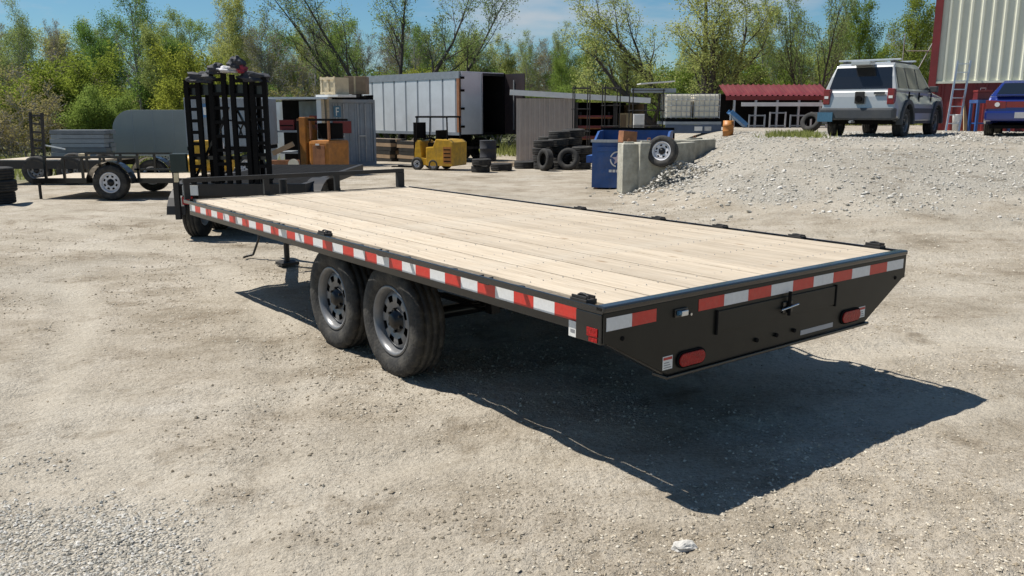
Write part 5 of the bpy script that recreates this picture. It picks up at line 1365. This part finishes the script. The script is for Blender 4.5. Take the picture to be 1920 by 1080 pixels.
# ================================================================= CARS
def arch(cy, r, z0, n=9): return [(cy - math.sqrt(max(r*r - (z0 - 0.36)**2, 0))*0 - r*math.cos(t), 0.36 + r*math.sin(t)) for t in np.linspace(0, PI, n)]
M['redlens2'] = mat('dark_red_lens', (0.20, 0.012, 0.014), 0.2, 0, 0.2, 30, coat=0.4)
def make_suv(loc, rz):
    b = thing('parked_suv', 'silver white SUV with roof rack and dark rear window on the bank', 'car', loc, rz)
    hw = 0.89
    # lower body, narrowing a little toward the belt line
    prof = [(-2.16, 0.52), (-2.20, 0.70), (-2.17, 0.98), (-2.12, 1.12), (0.92, 1.12), (1.95, 1.02), (2.14, 0.92), (2.20, 0.66), (2.16, 0.48)]
    bot = [(1.78, 0.42)] + [(1.34 + 0.44*math.cos(t), 0.36 + 0.46*math.sin(t)) for t in np.linspace(0.15, PI - 0.15, 9)] + [(0.90, 0.40), (-0.84, 0.40)] + [(-1.30 + 0.44*math.cos(t), 0.36 + 0.46*math.sin(t)) for t in np.linspace(0.15, PI - 0.15, 9)] + [(-1.74, 0.44)]
    body = MB().prism(prof + bot, -hw, hw, 'x').warp(lambda x, y, z: (x*(1 - 0.07*max(0, z - 0.75)/0.4)*(1 - 0.05*max(0, abs(y) - 1.7)/0.5), y, z)).build('body', M['suv'], b, bevel=0.035)
    xs = lambda z: 0.835 - 0.19*(z - 1.12)/0.64
    gh = [(-2.10, 1.10), (-1.98, 1.45), (-1.86, 1.70), (-1.72, 1.765), (-0.05, 1.775), (0.14, 1.74), (0.98, 1.10)]
    cab = MB().prism(gh, -1, 1, 'x').warp(lambda x, y, z: (x*xs(z), y, z)).build('cabin', M['suv'], b, bevel=0.03)
    rear_y = lambda z: -2.10 + (0.12 if z <= 1.45 else 0)*(z - 1.10)/0.35 + (0 if z <= 1.45 else 0.12 + 0.12*(z - 1.45)/0.25)
    def rearq(x0, x1, z0, z1, off): return MB().add([(x0[0], rear_y(z0) - off, z0), (x0[1], rear_y(z0) - off, z0), (x1[1], rear_y(1.45) - off, 1.45), (x1[0], rear_y(1.45) - off, 1.45), (x1[1]*0.95, rear_y(z1) - off, z1), (x1[0]*0.95, rear_y(z1) - off, z1)], [(0, 1, 2, 3), (3, 2, 4, 5)])
    rearq((-0.72, 0.72), (-0.67, 0.67), 1.17, 1.66, 0.012).build('rear_window', M['glass'], cab)
    for s in (-1, 1):
        def sq(pts, name, mt):
            return MB().add([(s*(xs(z) + 0.012), y, z) for y, z in pts], [tuple(range(len(pts)))]).build(name, mt, cab)
        sq([(-1.92, 1.18), (-1.20, 1.18), (-1.20, 1.66), (-1.80, 1.66)], 'side_window', M['glass2'])
        sq([(-1.12, 1.18), (-0.36, 1.18), (-0.36, 1.67), (-1.12, 1.67)], 'side_window', M['glass'])
        sq([(-0.28, 1.18), (0.68, 1.18), (0.12, 1.67), (-0.28, 1.67)], 'side_window', M['glass2'])
        # door seams, handles, cladding, lamps, mirrors
        for y in (-1.16, -0.32, 0.78): MB().box((s*hw*0.955 - 0.01, y, 0.5), (s*hw*0.955 + 0.012*s + 0.01, y + 0.012, 1.10)).build('door_seam', M['dark'], body)
        for y in (-1.08, -0.24): MB().box((s*0.85 - 0.02, y, 0.99), (s*0.87 + 0.02, y + 0.16, 1.03)).build('door_handle', M['cladding'], body)
        MB().box((s*0.885 - 0.012, -0.83, 0.60), (s*0.885 + 0.016, 0.88, 0.72)).build('side_moulding', M['cladding'], body)
        MB().box((s*0.86 - 0.02, -0.83, 0.35), (s*0.86 + 0.03, 0.88, 0.42)).build('sill', M['cladding'], body)
        for cy in (-1.30, 1.34):
            out = [(cy + 0.55*math.cos(t), 0.36 + 0.56*math.sin(t)) for t in np.linspace(-0.05, PI + 0.05, 13)]; inn = [(cy + 0.435*math.cos(t), 0.36 + 0.455*math.sin(t)) for t in np.linspace(-0.05, PI + 0.05, 13)]
            x0, x1 = sorted((s*0.80, s*0.935)); MB().prism(out + inn[::-1], x0, x1, 'x').build('wheel_flare', M['cladding'], body, bevel=0.015)
        tl_ = MB().box((s*0.74 - 0.075, -2.215, 0.80), (s*0.74 + 0.085, -2.06, 1.16)).build('tail_lamp', M['redlens2'], b, bevel=0.02)
        MB().box((s*0.74 - 0.04, -2.222, 0.94), (s*0.74 + 0.05, -2.216, 1.0)).build('reverse_lens', M['whitepaint'], tl_)
        MB().box((s*0.93 - 0.10, 0.62, 1.12), (s*0.93 + 0.10, 0.74, 1.27)).build('mirror', M['cladding'], b, bevel=0.02)
        MB().tube((s*0.55, -1.70, 1.80), (s*0.55, -0.1, 1.81), 0.022, n=8).build('roof_rail', M['cladding'], b)
        for y in (-1.65, -0.2): MB().box((s*0.55 - 0.025, y - 0.04, 1.76), (s*0.55 + 0.025, y + 0.04, 1.80)).build('rail_foot', M['cladding'], b)
        MB().box((s*0.62 - 0.14, 2.10, 0.70), (s*0.62 + 0.14, 2.19, 0.88)).build('head_lamp', M['alu'], b, bevel=0.03)
    MB().add([(-0.74, 0.945, 1.16), (0.74, 0.945, 1.16), (0.60, 0.25, 1.68), (-0.60, 0.25, 1.68)], [(0, 1, 2, 3)]).build('windscreen', M['glass'], cab)
    for y in (-1.55, -0.35): MB().box((-0.72, y - 0.04, 1.825), (0.72, y + 0.04, 1.865)).build('roof_bar', M['alu'], b, bevel=0.008)
    for k, (x, y0, L_) in enumerate(((-0.45, -1.75, 1.9), (-0.2, -1.7, 1.8), (0.1, -1.72, 1.85))):
        pass
    MB().box((-0.86, -2.30, 0.44), (0.86, -2.00, 0.72)).build('rear_bumper', M['cladding'], b, bevel=0.05); MB().box((-0.84, 2.02, 0.42), (0.84, 2.28, 0.66)).build('front_bumper', M['cladding'], b, bevel=0.05)
    MB().box((-0.50, 2.16, 0.70), (0.50, 2.215, 0.90)).build('grille', M['dark'], b, bevel=0.02)
    MB().box((-0.88, -2.335, 0.40), (-0.52, -2.305, 0.62)).build('licence_plate', M['plate_blue'], b)
    h = MB().box((-0.05, -2.28, 0.82), (0.16, -2.185, 1.10)).build('spare_carrier', M['rustblack'], b, bevel=0.02); MB().tube((0.06, -2.285, 0.93), (0.06, -2.35, 0.93), 0.07, n=14).build('carrier_boss', M['dark'], h)
    MB().box((0.36, -2.215, 1.03), (0.60, -2.165, 1.09)).build('tailgate_handle', M['cladding'], b, bevel=0.01)
    MB().tube((-0.05, -2.2, 0.40), (-0.05, -2.48, 0.40), 0.03, n=8).build('tow_ball_mount', M['galv'], b)
    MB().box((-0.7, -1.9, 0.34), (0.7, 1.9, 0.46)).build('underbody', M['dark'], b)
    MB().box((-0.22, -2.19, 1.70), (0.22, -1.80, 1.80)).build('spoiler', M['suv'], b, bevel=0.02)
    for cy in (-1.30, 1.34):
        for s in (-1, 1): wheel(b, (s*0.77, cy, 0.36), 0.365, 0.235, 0.21, s, M['rim'], 6, n=36)
    return b
c = at(1646, 250, 20.8)
SZ = gz(c.x, 21.5)
suv = make_suv((c.x + 0.70, 22.1, SZ - 0.05), -R(40))
# sunlit rack load
for k, (x, L_, w_) in enumerate(((-0.30, 1.75, 'left'), (0.05, 1.9, 'right'))):
    pass

def make_sedan(loc, rz):
    b = thing('parked_sedan', 'dark blue sedan with red tail lamps at the right edge', 'car', loc, rz)
    hw = 0.86
    prof = [(-2.10, 0.40), (-2.20, 0.55), (-2.19, 0.88), (-2.10, 0.98), (-1.50, 1.02), (0.95, 0.98), (1.95, 0.82), (2.14, 0.68), (2.16, 0.42)]
    bot = [(1.75, 0.28)] + [(1.30 + 0.37*math.cos(t), 0.31 + 0.38*math.sin(t)) for t in np.linspace(0.1, PI - 0.1, 9)] + [(0.9, 0.25), (-0.85, 0.25)] + [(-1.32 + 0.37*math.cos(t), 0.31 + 0.38*math.sin(t)) for t in np.linspace(0.1, PI - 0.1, 9)] + [(-1.75, 0.32)]
    body = MB().prism(prof + bot, -hw, hw, 'x').warp(lambda x, y, z: (x*(1 - 0.09*max(0, z - 0.6)/0.4)*(1 - 0.07*max(0, abs(y) - 1.6)/0.6), y, z)).build('body', M['carblue'], b, bevel=0.045)
    xs = lambda z: 0.79 - 0.23*(z - 0.98)/0.42
    gh = [(-1.62, 0.98), (-1.05, 1.33), (-0.85, 1.395), (0.05, 1.41), (0.25, 1.38), (1.05, 0.96)]
    cab = MB().prism(gh, -1, 1, 'x').warp(lambda x, y, z: (x*xs(z), y, z)).build('cabin', M['carblue'], b, bevel=0.03)
    MB().add([(-0.64, -1.545, 1.045), (0.64, -1.545, 1.045), (0.53, -1.085, 1.328), (-0.53, -1.085, 1.328)], [(0, 1, 2, 3)]).build('rear_window', M['glass'], cab)
    MB().add([(-0.66, 0.99, 1.01), (0.66, 0.99, 1.01), (0.53, 0.33, 1.357), (-0.53, 0.33, 1.357)], [(0, 1, 2, 3)]).build('windscreen', M['glass'], cab)
    for s in (-1, 1):
        for pts in ([(-1.38, 1.03), (-0.42, 1.03), (-0.42, 1.34), (-0.95, 1.33)], [(-0.34, 1.03), (0.80, 1.03), (0.22, 1.34), (-0.34, 1.345)]):
            MB().add([(s*(xs(z) + 0.012), y, z) for y, z in pts], [(0, 1, 2, 3)]).build('side_window', M['glass'], cab)
        for y in (-0.38, 0.82): MB().box((s*0.84 - 0.02, y, 0.32), (s*0.84 + 0.025, y + 0.012, 0.96)).build('door_seam', M['dark'], body)
        lp = MB().prism([(s*0.36, 0.70), (s*0.80, 0.68), (s*0.80, 0.90), (s*0.36, 0.86)], -2.215, -2.05, 'y').build('tail_lamp', M['redlens2'], b, bevel=0.015)
        MB().tube((s*0.55, -2.216, 0.79), (s*0.55, -2.224, 0.79), 0.055, n=14).build('reverse_lens', M['sticker'], lp)
        MB().box((s*0.86 - 0.09, 0.66, 0.99), (s*0.86 + 0.09, 0.76, 1.10)).build('mirror', M['carblue'], b, bevel=0.02)
        MB().box((s*0.62 - 0.16, 2.05, 0.60), (s*0.62 + 0.14, 2.13, 0.74)).build('head_lamp', M['alu'], b, bevel=0.03)
        for cy in (-1.32, 1.30): wheel(b, (s*0.74, cy, 0.31), 0.315, 0.2, 0.19, s, M['rim'], 5, n=30) if False else wheel(b, (s*0.74, cy, 0.31), 0.315, 0.2, 0.19, s, M['rim'], 6, n=36)
    MB().box((-0.355, -2.212, 0.72), (0.355, -2.18, 0.86)).build('lamp_strip', M['redlens2'], b)
    MB().box((-0.80, -2.255, 0.40), (0.80, -2.10, 0.64)).build('rear_bumper', M['carblue'], b, bevel=0.05)
    MB().box((-0.16, -2.268, 0.47), (0.16, -2.256, 0.61)).build('licence_plate', M['plate_pale'], b)
    MB().box((-0.68, -2.1, 0.22), (0.68, 1.9, 0.30)).build('underbody', M['dark'], b)
    MB().tube((0.5, -2.1, 0.28), (0.5, -2.26, 0.28), 0.035, n=10).build('exhaust_pipe', M['galv'], b)
    MB().box((-0.60, -2.19, 0.995), (0.60, -2.02, 1.03)).build('boot_spoiler', M['carblue'], b, bevel=0.01)
    return b
c = at(1918, 250, 20.6)
make_sedan((c.x + 1.15, 22.4, gz(c.x + 0.8, 22.2) - 0.01), -R(34))

# ================================================================= TREES
class Wood:
    def __init__(self): self.V = []; self.F = []; self.n = 0
    def limb(self, pts, rad, k):
        """tapered tube through pts"""
        pts = np.asarray(pts); m = len(pts)
        d = np.gradient(pts, axis=0); d /= np.linalg.norm(d, axis=1)[:, None] + 1e-9
        ref = np.array([0.3, 0.9, 0.1]) if abs(d[0][2]) > 0.8 else np.array([0, 0, 1.0])
        s = np.cross(d, ref); s /= np.linalg.norm(s, axis=1)[:, None] + 1e-9
        u = np.cross(d, s)
        a = np.arange(k) * 2 * PI / k
        ring = pts[:, None, :] + np.asarray(rad)[:, None, None] * (np.cos(a)[None, :, None] * s[:, None, :] + np.sin(a)[None, :, None] * u[:, None, :])
        self.V.append(ring.reshape(-1, 3))
        i = np.arange(m - 1)[:, None] * k; j = np.arange(k)[None, :]; j2 = (np.arange(k)[None, :] + 1) % k
        self.F.append((np.stack([i + j, i + j2, i + k + j2, i + k + j], -1) + self.n).reshape(-1, 4))
        self.n += m * k
def grow(seed, hgt, spec):
    """branching skeleton; returns wood mesh arrays and twig points (pos)"""
    rg = np.random.default_rng(seed); Wd = Wood(); tips = []
    def branch(p, d, L, r, lev):
        nseg = (7, 6, 4, 3)[lev]; pts = [p]; rads = [r]; q = p.copy(); dd = d.copy()
        for k in range(nseg):
            dd = dd + rg.normal(0, spec['wob'][lev], 3) + np.array([0, 0, spec['trop'][lev]])
            dd /= np.linalg.norm(dd)
            q = q + dd * L / nseg; pts.append(q.copy()); rads.append(max(r * (1 - 0.86 * (k + 1) / nseg), 0.007))
        Wd.limb(pts, rads, (7, 5, 3, 3)[lev])
        pts = np.array(pts)
        if lev >= spec['leaf_lev']:
            for t in rg.uniform(0.25, 1, spec['leaf_pts'][lev]):
                x = t * nseg; i = min(int(x), nseg - 1); tips.append(pts[i] + (pts[i+1] - pts[i]) * (x - i))
        if lev < 3:
            nc = spec['n'][lev]; az = rg.uniform(0, 6.28)
            for c in range(nc):
                t = spec['t0'][lev] + (1 - spec['t0'][lev]) * (c + rg.uniform(0.1, 0.9)) / nc
                x = t * nseg; i = min(int(x), nseg - 1); base = pts[i] + (pts[i+1] - pts[i]) * (x - i)
                ax = pts[i+1] - pts[i]; ax /= np.linalg.norm(ax)
                az += 2.4 + rg.normal(0, 0.35); an = spec['ang'][lev] * rg.uniform(0.7, 1.25)
                o = np.cross(ax, [0.31, 0.2, 0.93] if abs(ax[2]) < 0.9 else [1, 0.1, 0]); o /= np.linalg.norm(o); o2 = np.cross(ax, o)
                nd = ax * math.cos(an) + (o * math.cos(az) + o2 * math.sin(az)) * math.sin(an)
                rb = r * (1 - 0.86 * t)
                branch(base, nd, L * spec['lr'][lev] * rg.uniform(0.7, 1.15) * (1.12 - 0.55 * t), max(rb * spec['rr'][lev], 0.010), lev + 1)
    for s in range(spec.get('stems', 1)):
        lean = spec.get('lean', 0.05); d0 = np.array([rg.normal(0, lean), rg.normal(0, lean), 1.0])
        if spec.get('fan'): 
            f = spec['fan'][s % len(spec['fan'])]; d0 = np.array([f[0], f[1], 1.0])
        d0 /= np.linalg.norm(d0)
        branch(np.array([rg.normal(0, 0.12) if spec.get('stems', 1) > 1 else 0, rg.normal(0, 0.12) if spec.get('stems', 1) > 1 else 0, -0.15]), d0, hgt * (1 if s == 0 else rg.uniform(0.75, 1)), spec['r'], 0)
    return Wd, np.array(tips), rg
def leaves_mesh(name, tips, rg, per, spread, size, m):
    n = len(tips) * per
    c = np.repeat(tips, per, 0) + rg.normal(0, spread, (n, 3))
    a = rg.normal(0, 1, (n, 3)); a /= np.linalg.norm(a, axis=1)[:, None]
    b_ = np.cross(a, rg.normal(0, 1, (n, 3))); b_ /= np.linalg.norm(b_, axis=1)[:, None]
    s = size * rg.uniform(0.55, 1.3, (n, 1)); w = s * 0.55
    Vv = np.stack([c - a * s, c + b_ * w, c + a * s, c - b_ * w], 1).reshape(-1, 3)
    Fv = np.arange(n * 4).reshape(-1, 4)
    return fast_mesh(name, Vv, Fv, m)
BASE = dict(r=0.16, wob=(0.06, 0.11, 0.16, 0.2), trop=(0.02, 0.10, 0.08, 0.03), n=(13, 7, 5), t0=(0.28, 0.18, 0.15), ang=(0.85, 0.75, 0.7), lr=(0.42, 0.46, 0.5), rr=(0.55, 0.6, 0.7), leaf_lev=2, leaf_pts=(0, 0, 2, 4))
def spec(**k): s = dict(BASE); s.update(k); return s
PROTO = {}
def proto(key, seed, hgt, sp, bark, leaf, per, spread, size):
    Wd, tips, rg = grow(seed, hgt, sp)
    wm = fast_mesh('trunk', np.concatenate(Wd.V), np.concatenate(Wd.F), M[bark], True)
    lm = leaves_mesh('crown', tips, rg, per, spread, size, M[leaf])
    PROTO[key] = (wm, lm, float(max(tips[:, 2].max(), 1)))
# kinds of tree in the belt (all modelled about 10 m tall, then scaled)
proto('leafy_a', 11, 10, spec(), 'bark', 'leaf_mid', 8, 0.24, 0.062)
proto('leafy_b', 12, 10, spec(n=(15, 7, 5), t0=(0.2, 0.15, 0.15), ang=(0.7, 0.7, 0.7), lr=(0.36, 0.46, 0.5)), 'bark', 'leaf_bright', 8, 0.24, 0.062)
proto('leafy_c', 13, 10, spec(n=(14, 7, 5), ang=(0.55, 0.7, 0.7), lr=(0.40, 0.42, 0.5)), 'bark', 'leaf_pale', 8, 0.22, 0.06)
proto('sparse_a', 14, 10, spec(n=(14, 8, 5), ang=(0.6, 0.65, 0.7)), 'bark2', 'leaf_pale', 4, 0.17, 0.055)
proto('sparse_b', 15, 10, spec(n=(12, 8, 5), ang=(0.75, 0.7, 0.7), t0=(0.35, 0.2, 0.15)), 'bark2', 'leaf_mid', 5, 0.18, 0.055)
proto('sparse_c', 16, 10, spec(stems=3, lean=0.18, r=0.11, n=(10, 7, 5), ang=(0.55, 0.65, 0.7)), 'bark', 'leaf_pale', 5, 0.18, 0.055)
proto('bare_a', 17, 10, spec(n=(17, 10, 8), ang=(0.62, 0.62, 0.65), wob=(0.06, 0.12, 0.18, 0.22)), 'bark2', 'leaf_rust', 1, 0.10, 0.045)
proto('bare_b', 18, 10, spec(stems=3, lean=0.2, r=0.10, n=(12, 9, 8), ang=(0.52, 0.6, 0.65)), 'bark2', 'leaf_rust', 1, 0.12, 0.045)
proto('fork', 19, 10, spec(stems=5, fan=((-0.62, 0.05), (0.55, -0.1), (0.04, 0.1), (-0.95, 0.1), (0.85, 0.2)), r=0.15, n=(9, 7, 6), t0=(0.30, 0.2, 0.15), ang=(0.5, 0.6, 0.65), trop=(0.035, 0.08, 0.06, 0.02), lr=(0.36, 0.48, 0.5)), 'bark', 'leaf_pale', 2, 0.16, 0.05)
proto('spreading', 20, 10, spec(stems=5, fan=((0.02, 0.05), (-0.55, 0.0), (0.50, 0.1), (-1.15, 0.1), (0.12, -0.3)), r=0.30, n=(10, 7, 6), t0=(0.28, 0.15, 0.15), ang=(0.62, 0.65, 0.7), trop=(0.03, 0.06, 0.04, 0.0), lr=(0.42, 0.48, 0.5)), 'bark', 'leaf_pale', 4, 0.20, 0.055)
proto('cluster', 22, 10, spec(stems=5, lean=0.2, r=0.15, n=(9, 7, 5), t0=(0.35, 0.2, 0.15), ang=(0.5, 0.6, 0.65)), 'bark', 'leaf_pale', 2, 0.14, 0.06)
proto('bush', 23, 4, spec(stems=7, lean=0.38, r=0.05, n=(9, 6, 4), t0=(0.12, 0.12, 0.12), ang=(0.7, 0.7, 0.7), lr=(0.45, 0.5, 0.5), leaf_pts=(0, 0, 2, 3)), 'bark', 'leaf_bright', 7, 0.17, 0.05)
proto('brush', 24, 4, spec(stems=7, lean=0.42, r=0.04, n=(10, 7, 5), t0=(0.15, 0.12, 0.12), ang=(0.6, 0.7, 0.7), lr=(0.45, 0.5, 0.5), leaf_pts=(0, 0, 1, 2)), 'bark2', 'leaf_rust', 2, 0.12, 0.05)
proto('shrub', 25, 4, spec(stems=7, lean=0.42, r=0.05, n=(9, 6, 4), t0=(0.12, 0.12, 0.12), ang=(0.7, 0.7, 0.7), lr=(0.45, 0.5, 0.5), leaf_pts=(0, 0, 2, 3)), 'bark', 'leaf_mid', 7, 0.18, 0.05)
TR = random.Random(9)
def tree(kind, px, pytop, Y, label, wide=1.0, rz=None, group=None, name='tree', cat='tree', z0=None):
    wm, lm, h0 = PROTO[kind]
    c = at(px, 213, Y)
    z = -0.25 if z0 is None else z0
    hh = at(px, pytop, Y).z - z
    s = hh / h0
    o = thing(name, label, cat, (c.x, Y, z), TR.uniform(0, 6.28) if rz is None else rz, group)
    wide *= 1.15 if name == 'tree' and cat == 'tree' and Y < 55 else 1.0
    o.scale = (s * wide, s * wide, s)
    link('trunk', wm, o); link('crown', lm, o)
    return o
G1 = 'trees of the wood edge'
tree('sparse_a', 28, -5, 52, 'tall thin grey-green tree at the left picture edge', 0.8, group=G1)
tree('bare_a', 92, 32, 50, 'small bare pointed tree between the left edge and the tall green tree', 0.7, group=G1)
tree('bush', 118, 92, 34, 'broad bright yellow-green bush behind the grey boards', 1.15, name='bush', cat='bush')
tree('brush', 40, 150, 31, 'low brownish thicket at the left edge behind the upright ramp', 1.3, name='bush', cat='bush')
tree('brush', 30, 88, 40, 'brown bare thicket at the left edge above the low bush', 1.4, name='thicket', cat='bush')
tree('shrub', 190, 165, 31, 'green bush reaching over the rounded grey cargo trailer', 1.0, name='bush', cat='bush')
tree('leafy_a', 190, 18, 45, 'full green tree left of the tall forked pale tree', 0.9, group=G1)
tree('sparse_b', 268, -45, 50, 'tallest pale tree at upper left, rising out of the picture', 0.85, group=G1)
tree('leafy_c', 318, 42, 46, 'slender green tree above the rounded cargo trailer', 0.8, group=G1)
tree('bush', 388, 88, 42, 'yellow-green bush behind the top of the ladder ramps', 1.0, name='bush', cat='bush')
tree('leafy_c', 425, -25, 52, 'tall light green tree above the ladder ramps', 0.75, group=G1)
tree('sparse_c', 345, 15, 58, 'thin multi-stemmed tree behind the slender green tree', 0.8, group=G1)
tree('bare_b', 520, 22, 48, 'wide bare blue-grey tree right of the ladder ramps', 1.15, group=G1)
tree('bare_a', 590, 8, 52, 'bare upright tree above the wooden crate', 0.8, group=G1)
tree('sparse_b', 648, 40, 47, 'thinly leafed tree above the left end of the semi-trailer', 0.8, group=G1)
tree('fork', 742, -120, 45, 'bare tree with wide forking limbs above the white semi-trailer', 0.95, rz=0.0, group=G1)
tree('sparse_b', 780, 35, 54, 'thin green tree seen between the forking limbs', 0.75, group=G1)
tree('leafy_c', 880, 58, 50, 'olive bushy tree above the open semi-trailer rear', 0.9, group=G1)
tree('sparse_c', 930, 62, 52, 'olive multi-stemmed tree above the maroon door', 0.9, group=G1)
tree('sparse_a', 990, 55, 56, 'grey thin tree above the beige shed roof', 0.85, group=G1)
tree('leafy_a', 1045, 92, 50, 'rounded green tree above the pipe racks', 0.8, group=G1)
tree('leafy_b', 1105, 68, 49, 'bright green tree left of the big spreading tree', 0.8, group=G1)
tree('sparse_a', 1075, 40, 60, 'bare thin top rising behind the bright green tree', 0.7, group=G1)
tree('spreading', 1312, -95, 40, 'big spreading tree with dark trunk and fine pale leaves', 1.05, rz=0.0, group=G1)
tree('sparse_b', 1418, -10, 48, 'slender tree just right of the big spreading tree', 0.6, group=G1)
tree('sparse_a', 1450, 20, 52, 'thin straight tree between the spreading tree and dark stems', 0.6, group=G1)
tree('cluster', 1518, -60, 42, 'clump of dark bare stems above the red roof', 0.75, group=G1)
tree('leafy_b', 1610, -5, 47, 'bright yellow-green tree above the silver SUV', 0.75, group=G1)
tree('leafy_b', 1690, -15, 50, 'yellow-green tree right behind the building corner', 0.85, group=G1)
tree('leafy_c', 1560, 30, 54, 'green tree behind the dark stems', 0.8, group=G1)
tree('bush', 1440, 108, 44, 'yellow-green bush above the middle of the red roof', 1.0, name='bush', cat='bush')
tree('bush', 1230, 118, 46, 'olive bush below the left limbs of the spreading tree', 1.1, name='bush', cat='bush')
# the second and third rows: nothing in the picture tells them apart
KB = ['sparse_a', 'leafy_a', 'bare_b', 'leafy_c', 'sparse_b', 'bare_a', 'sparse_c', 'bare_b']
prof = lambda p: np.interp(p, [-200, 0, 100, 150, 330, 480, 620, 860, 900, 1160, 1200, 1500, 1740, 2100], [30, 30, 60, 40, 40, 20, 20, 35, 68, 78, 92, 80, 20, 10])
for k in range(62):
    p = -150 + k * 35 + TR.uniform(-14, 14)
    kd = KB[(k * 5 + TR.randrange(3)) % 8]
    look = {'l': 'green leafy tree', 's': 'thin pale tree', 'b': 'bare tree'}[kd[0]]
    zone = 'the trailers at the left' if p < 340 else ('the ladder ramps and container' if p < 680 else ('the white semi-trailer' if p < 975 else ('the beige shed and pipe racks' if p < 1240 else ('the red lean-to roof' if p < 1540 else 'the SUV and steel building'))))
    tree(kd, p, prof(p) + TR.uniform(-12, 30), TR.uniform(56, 66), '%s in the rear wood beyond %s' % (look, zone), TR.uniform(1.0, 1.45), group='rear rows of the wood')
KS = ['brush', 'shrub', 'bush', 'brush', 'shrub']
for k in range(30):
    p = -120 + k * 72 + TR.uniform(-25, 25)
    if p > 1750: continue
    tree(KS[k % 5], p, 140 + TR.uniform(-15, 30), TR.uniform(44, 52), '%s under the trees, beyond %s' % ({'br': 'bare brown scrub', 'sh': 'green scrub', 'bu': 'yellow-green scrub'}[KS[k % 5][:2]], 'the trailers at the left' if p < 340 else ('the ladder ramps and container' if p < 680 else ('the white semi-trailer' if p < 975 else ('the beige shed and pipe racks' if p < 1240 else 'the red lean-to roof')))), TR.uniform(1.1, 1.6), group='scrub under the wood', name='scrub', cat='bush')
# undergrowth closing the wood far behind: one mass
n = 26000
ux = RNG.uniform(-75, 75, n); uy = RNG.uniform(64, 92, n); top_ = 3.2 + 3.2 * fbm(ux, uy, 3, 0.22)
uz = -0.2 + top_ * RNG.random(n) ** 0.8
tips = np.stack([ux, uy, uz], -1)
me = leaves_mesh('far_undergrowth', tips, RNG, 2, 0.3, 0.22, M['undergrowth'])
tag(link('far_undergrowth', me), 'dense undergrowth closing off the wood in the distance', 'undergrowth', kind='stuff')
# rough grass: along the wood edge, by the left trailers and on the bank beside the SUV
def grass_blades(P, hgt):
    n = len(P); a = RNG.uniform(0, 6.28, n); l = RNG.normal(0, 0.35, (n, 2)); h = hgt * RNG.uniform(0.5, 1.3, n); w = 0.012 + 0.012 * h / 0.3
    d = np.stack([np.cos(a), np.sin(a), np.zeros(n)], -1) * w[:, None]
    tip = P + np.stack([l[:, 0] * h, l[:, 1] * h, h], -1)
    Vv = np.stack([P - d, P + d, tip], 1).reshape(-1, 3)
    return Vv, np.arange(n * 3).reshape(-1, 3)
def grass(label, x, y, hgt):
    P = np.stack([x, y, ground_z(x, y) - 0.02], -1)
    Vv, Fv = grass_blades(P, hgt)
    tag(link('rough_grass', fast_mesh('rough_grass', Vv, Fv, M['grass'])), label, 'grass', kind='stuff')
gc = at(1490, 245, 20.6)
x = RNG.normal(gc.x, 0.30, 1100); y = RNG.normal(20.6, 0.5, 1100); grass('tuft of rough grass on the bank left of the SUV', x, y, 0.16)
x = RNG.uniform(-30, -8.5, 9000); y = RNG.uniform(22.5, 36, 9000); grass('rough grass behind the parked trailers on the left', x, y, 0.35)
x = RNG.uniform(-16, 22, 12000); y = RNG.uniform(40, 52, 12000); grass('rough grass along the edge of the wood', x, y, 0.5)
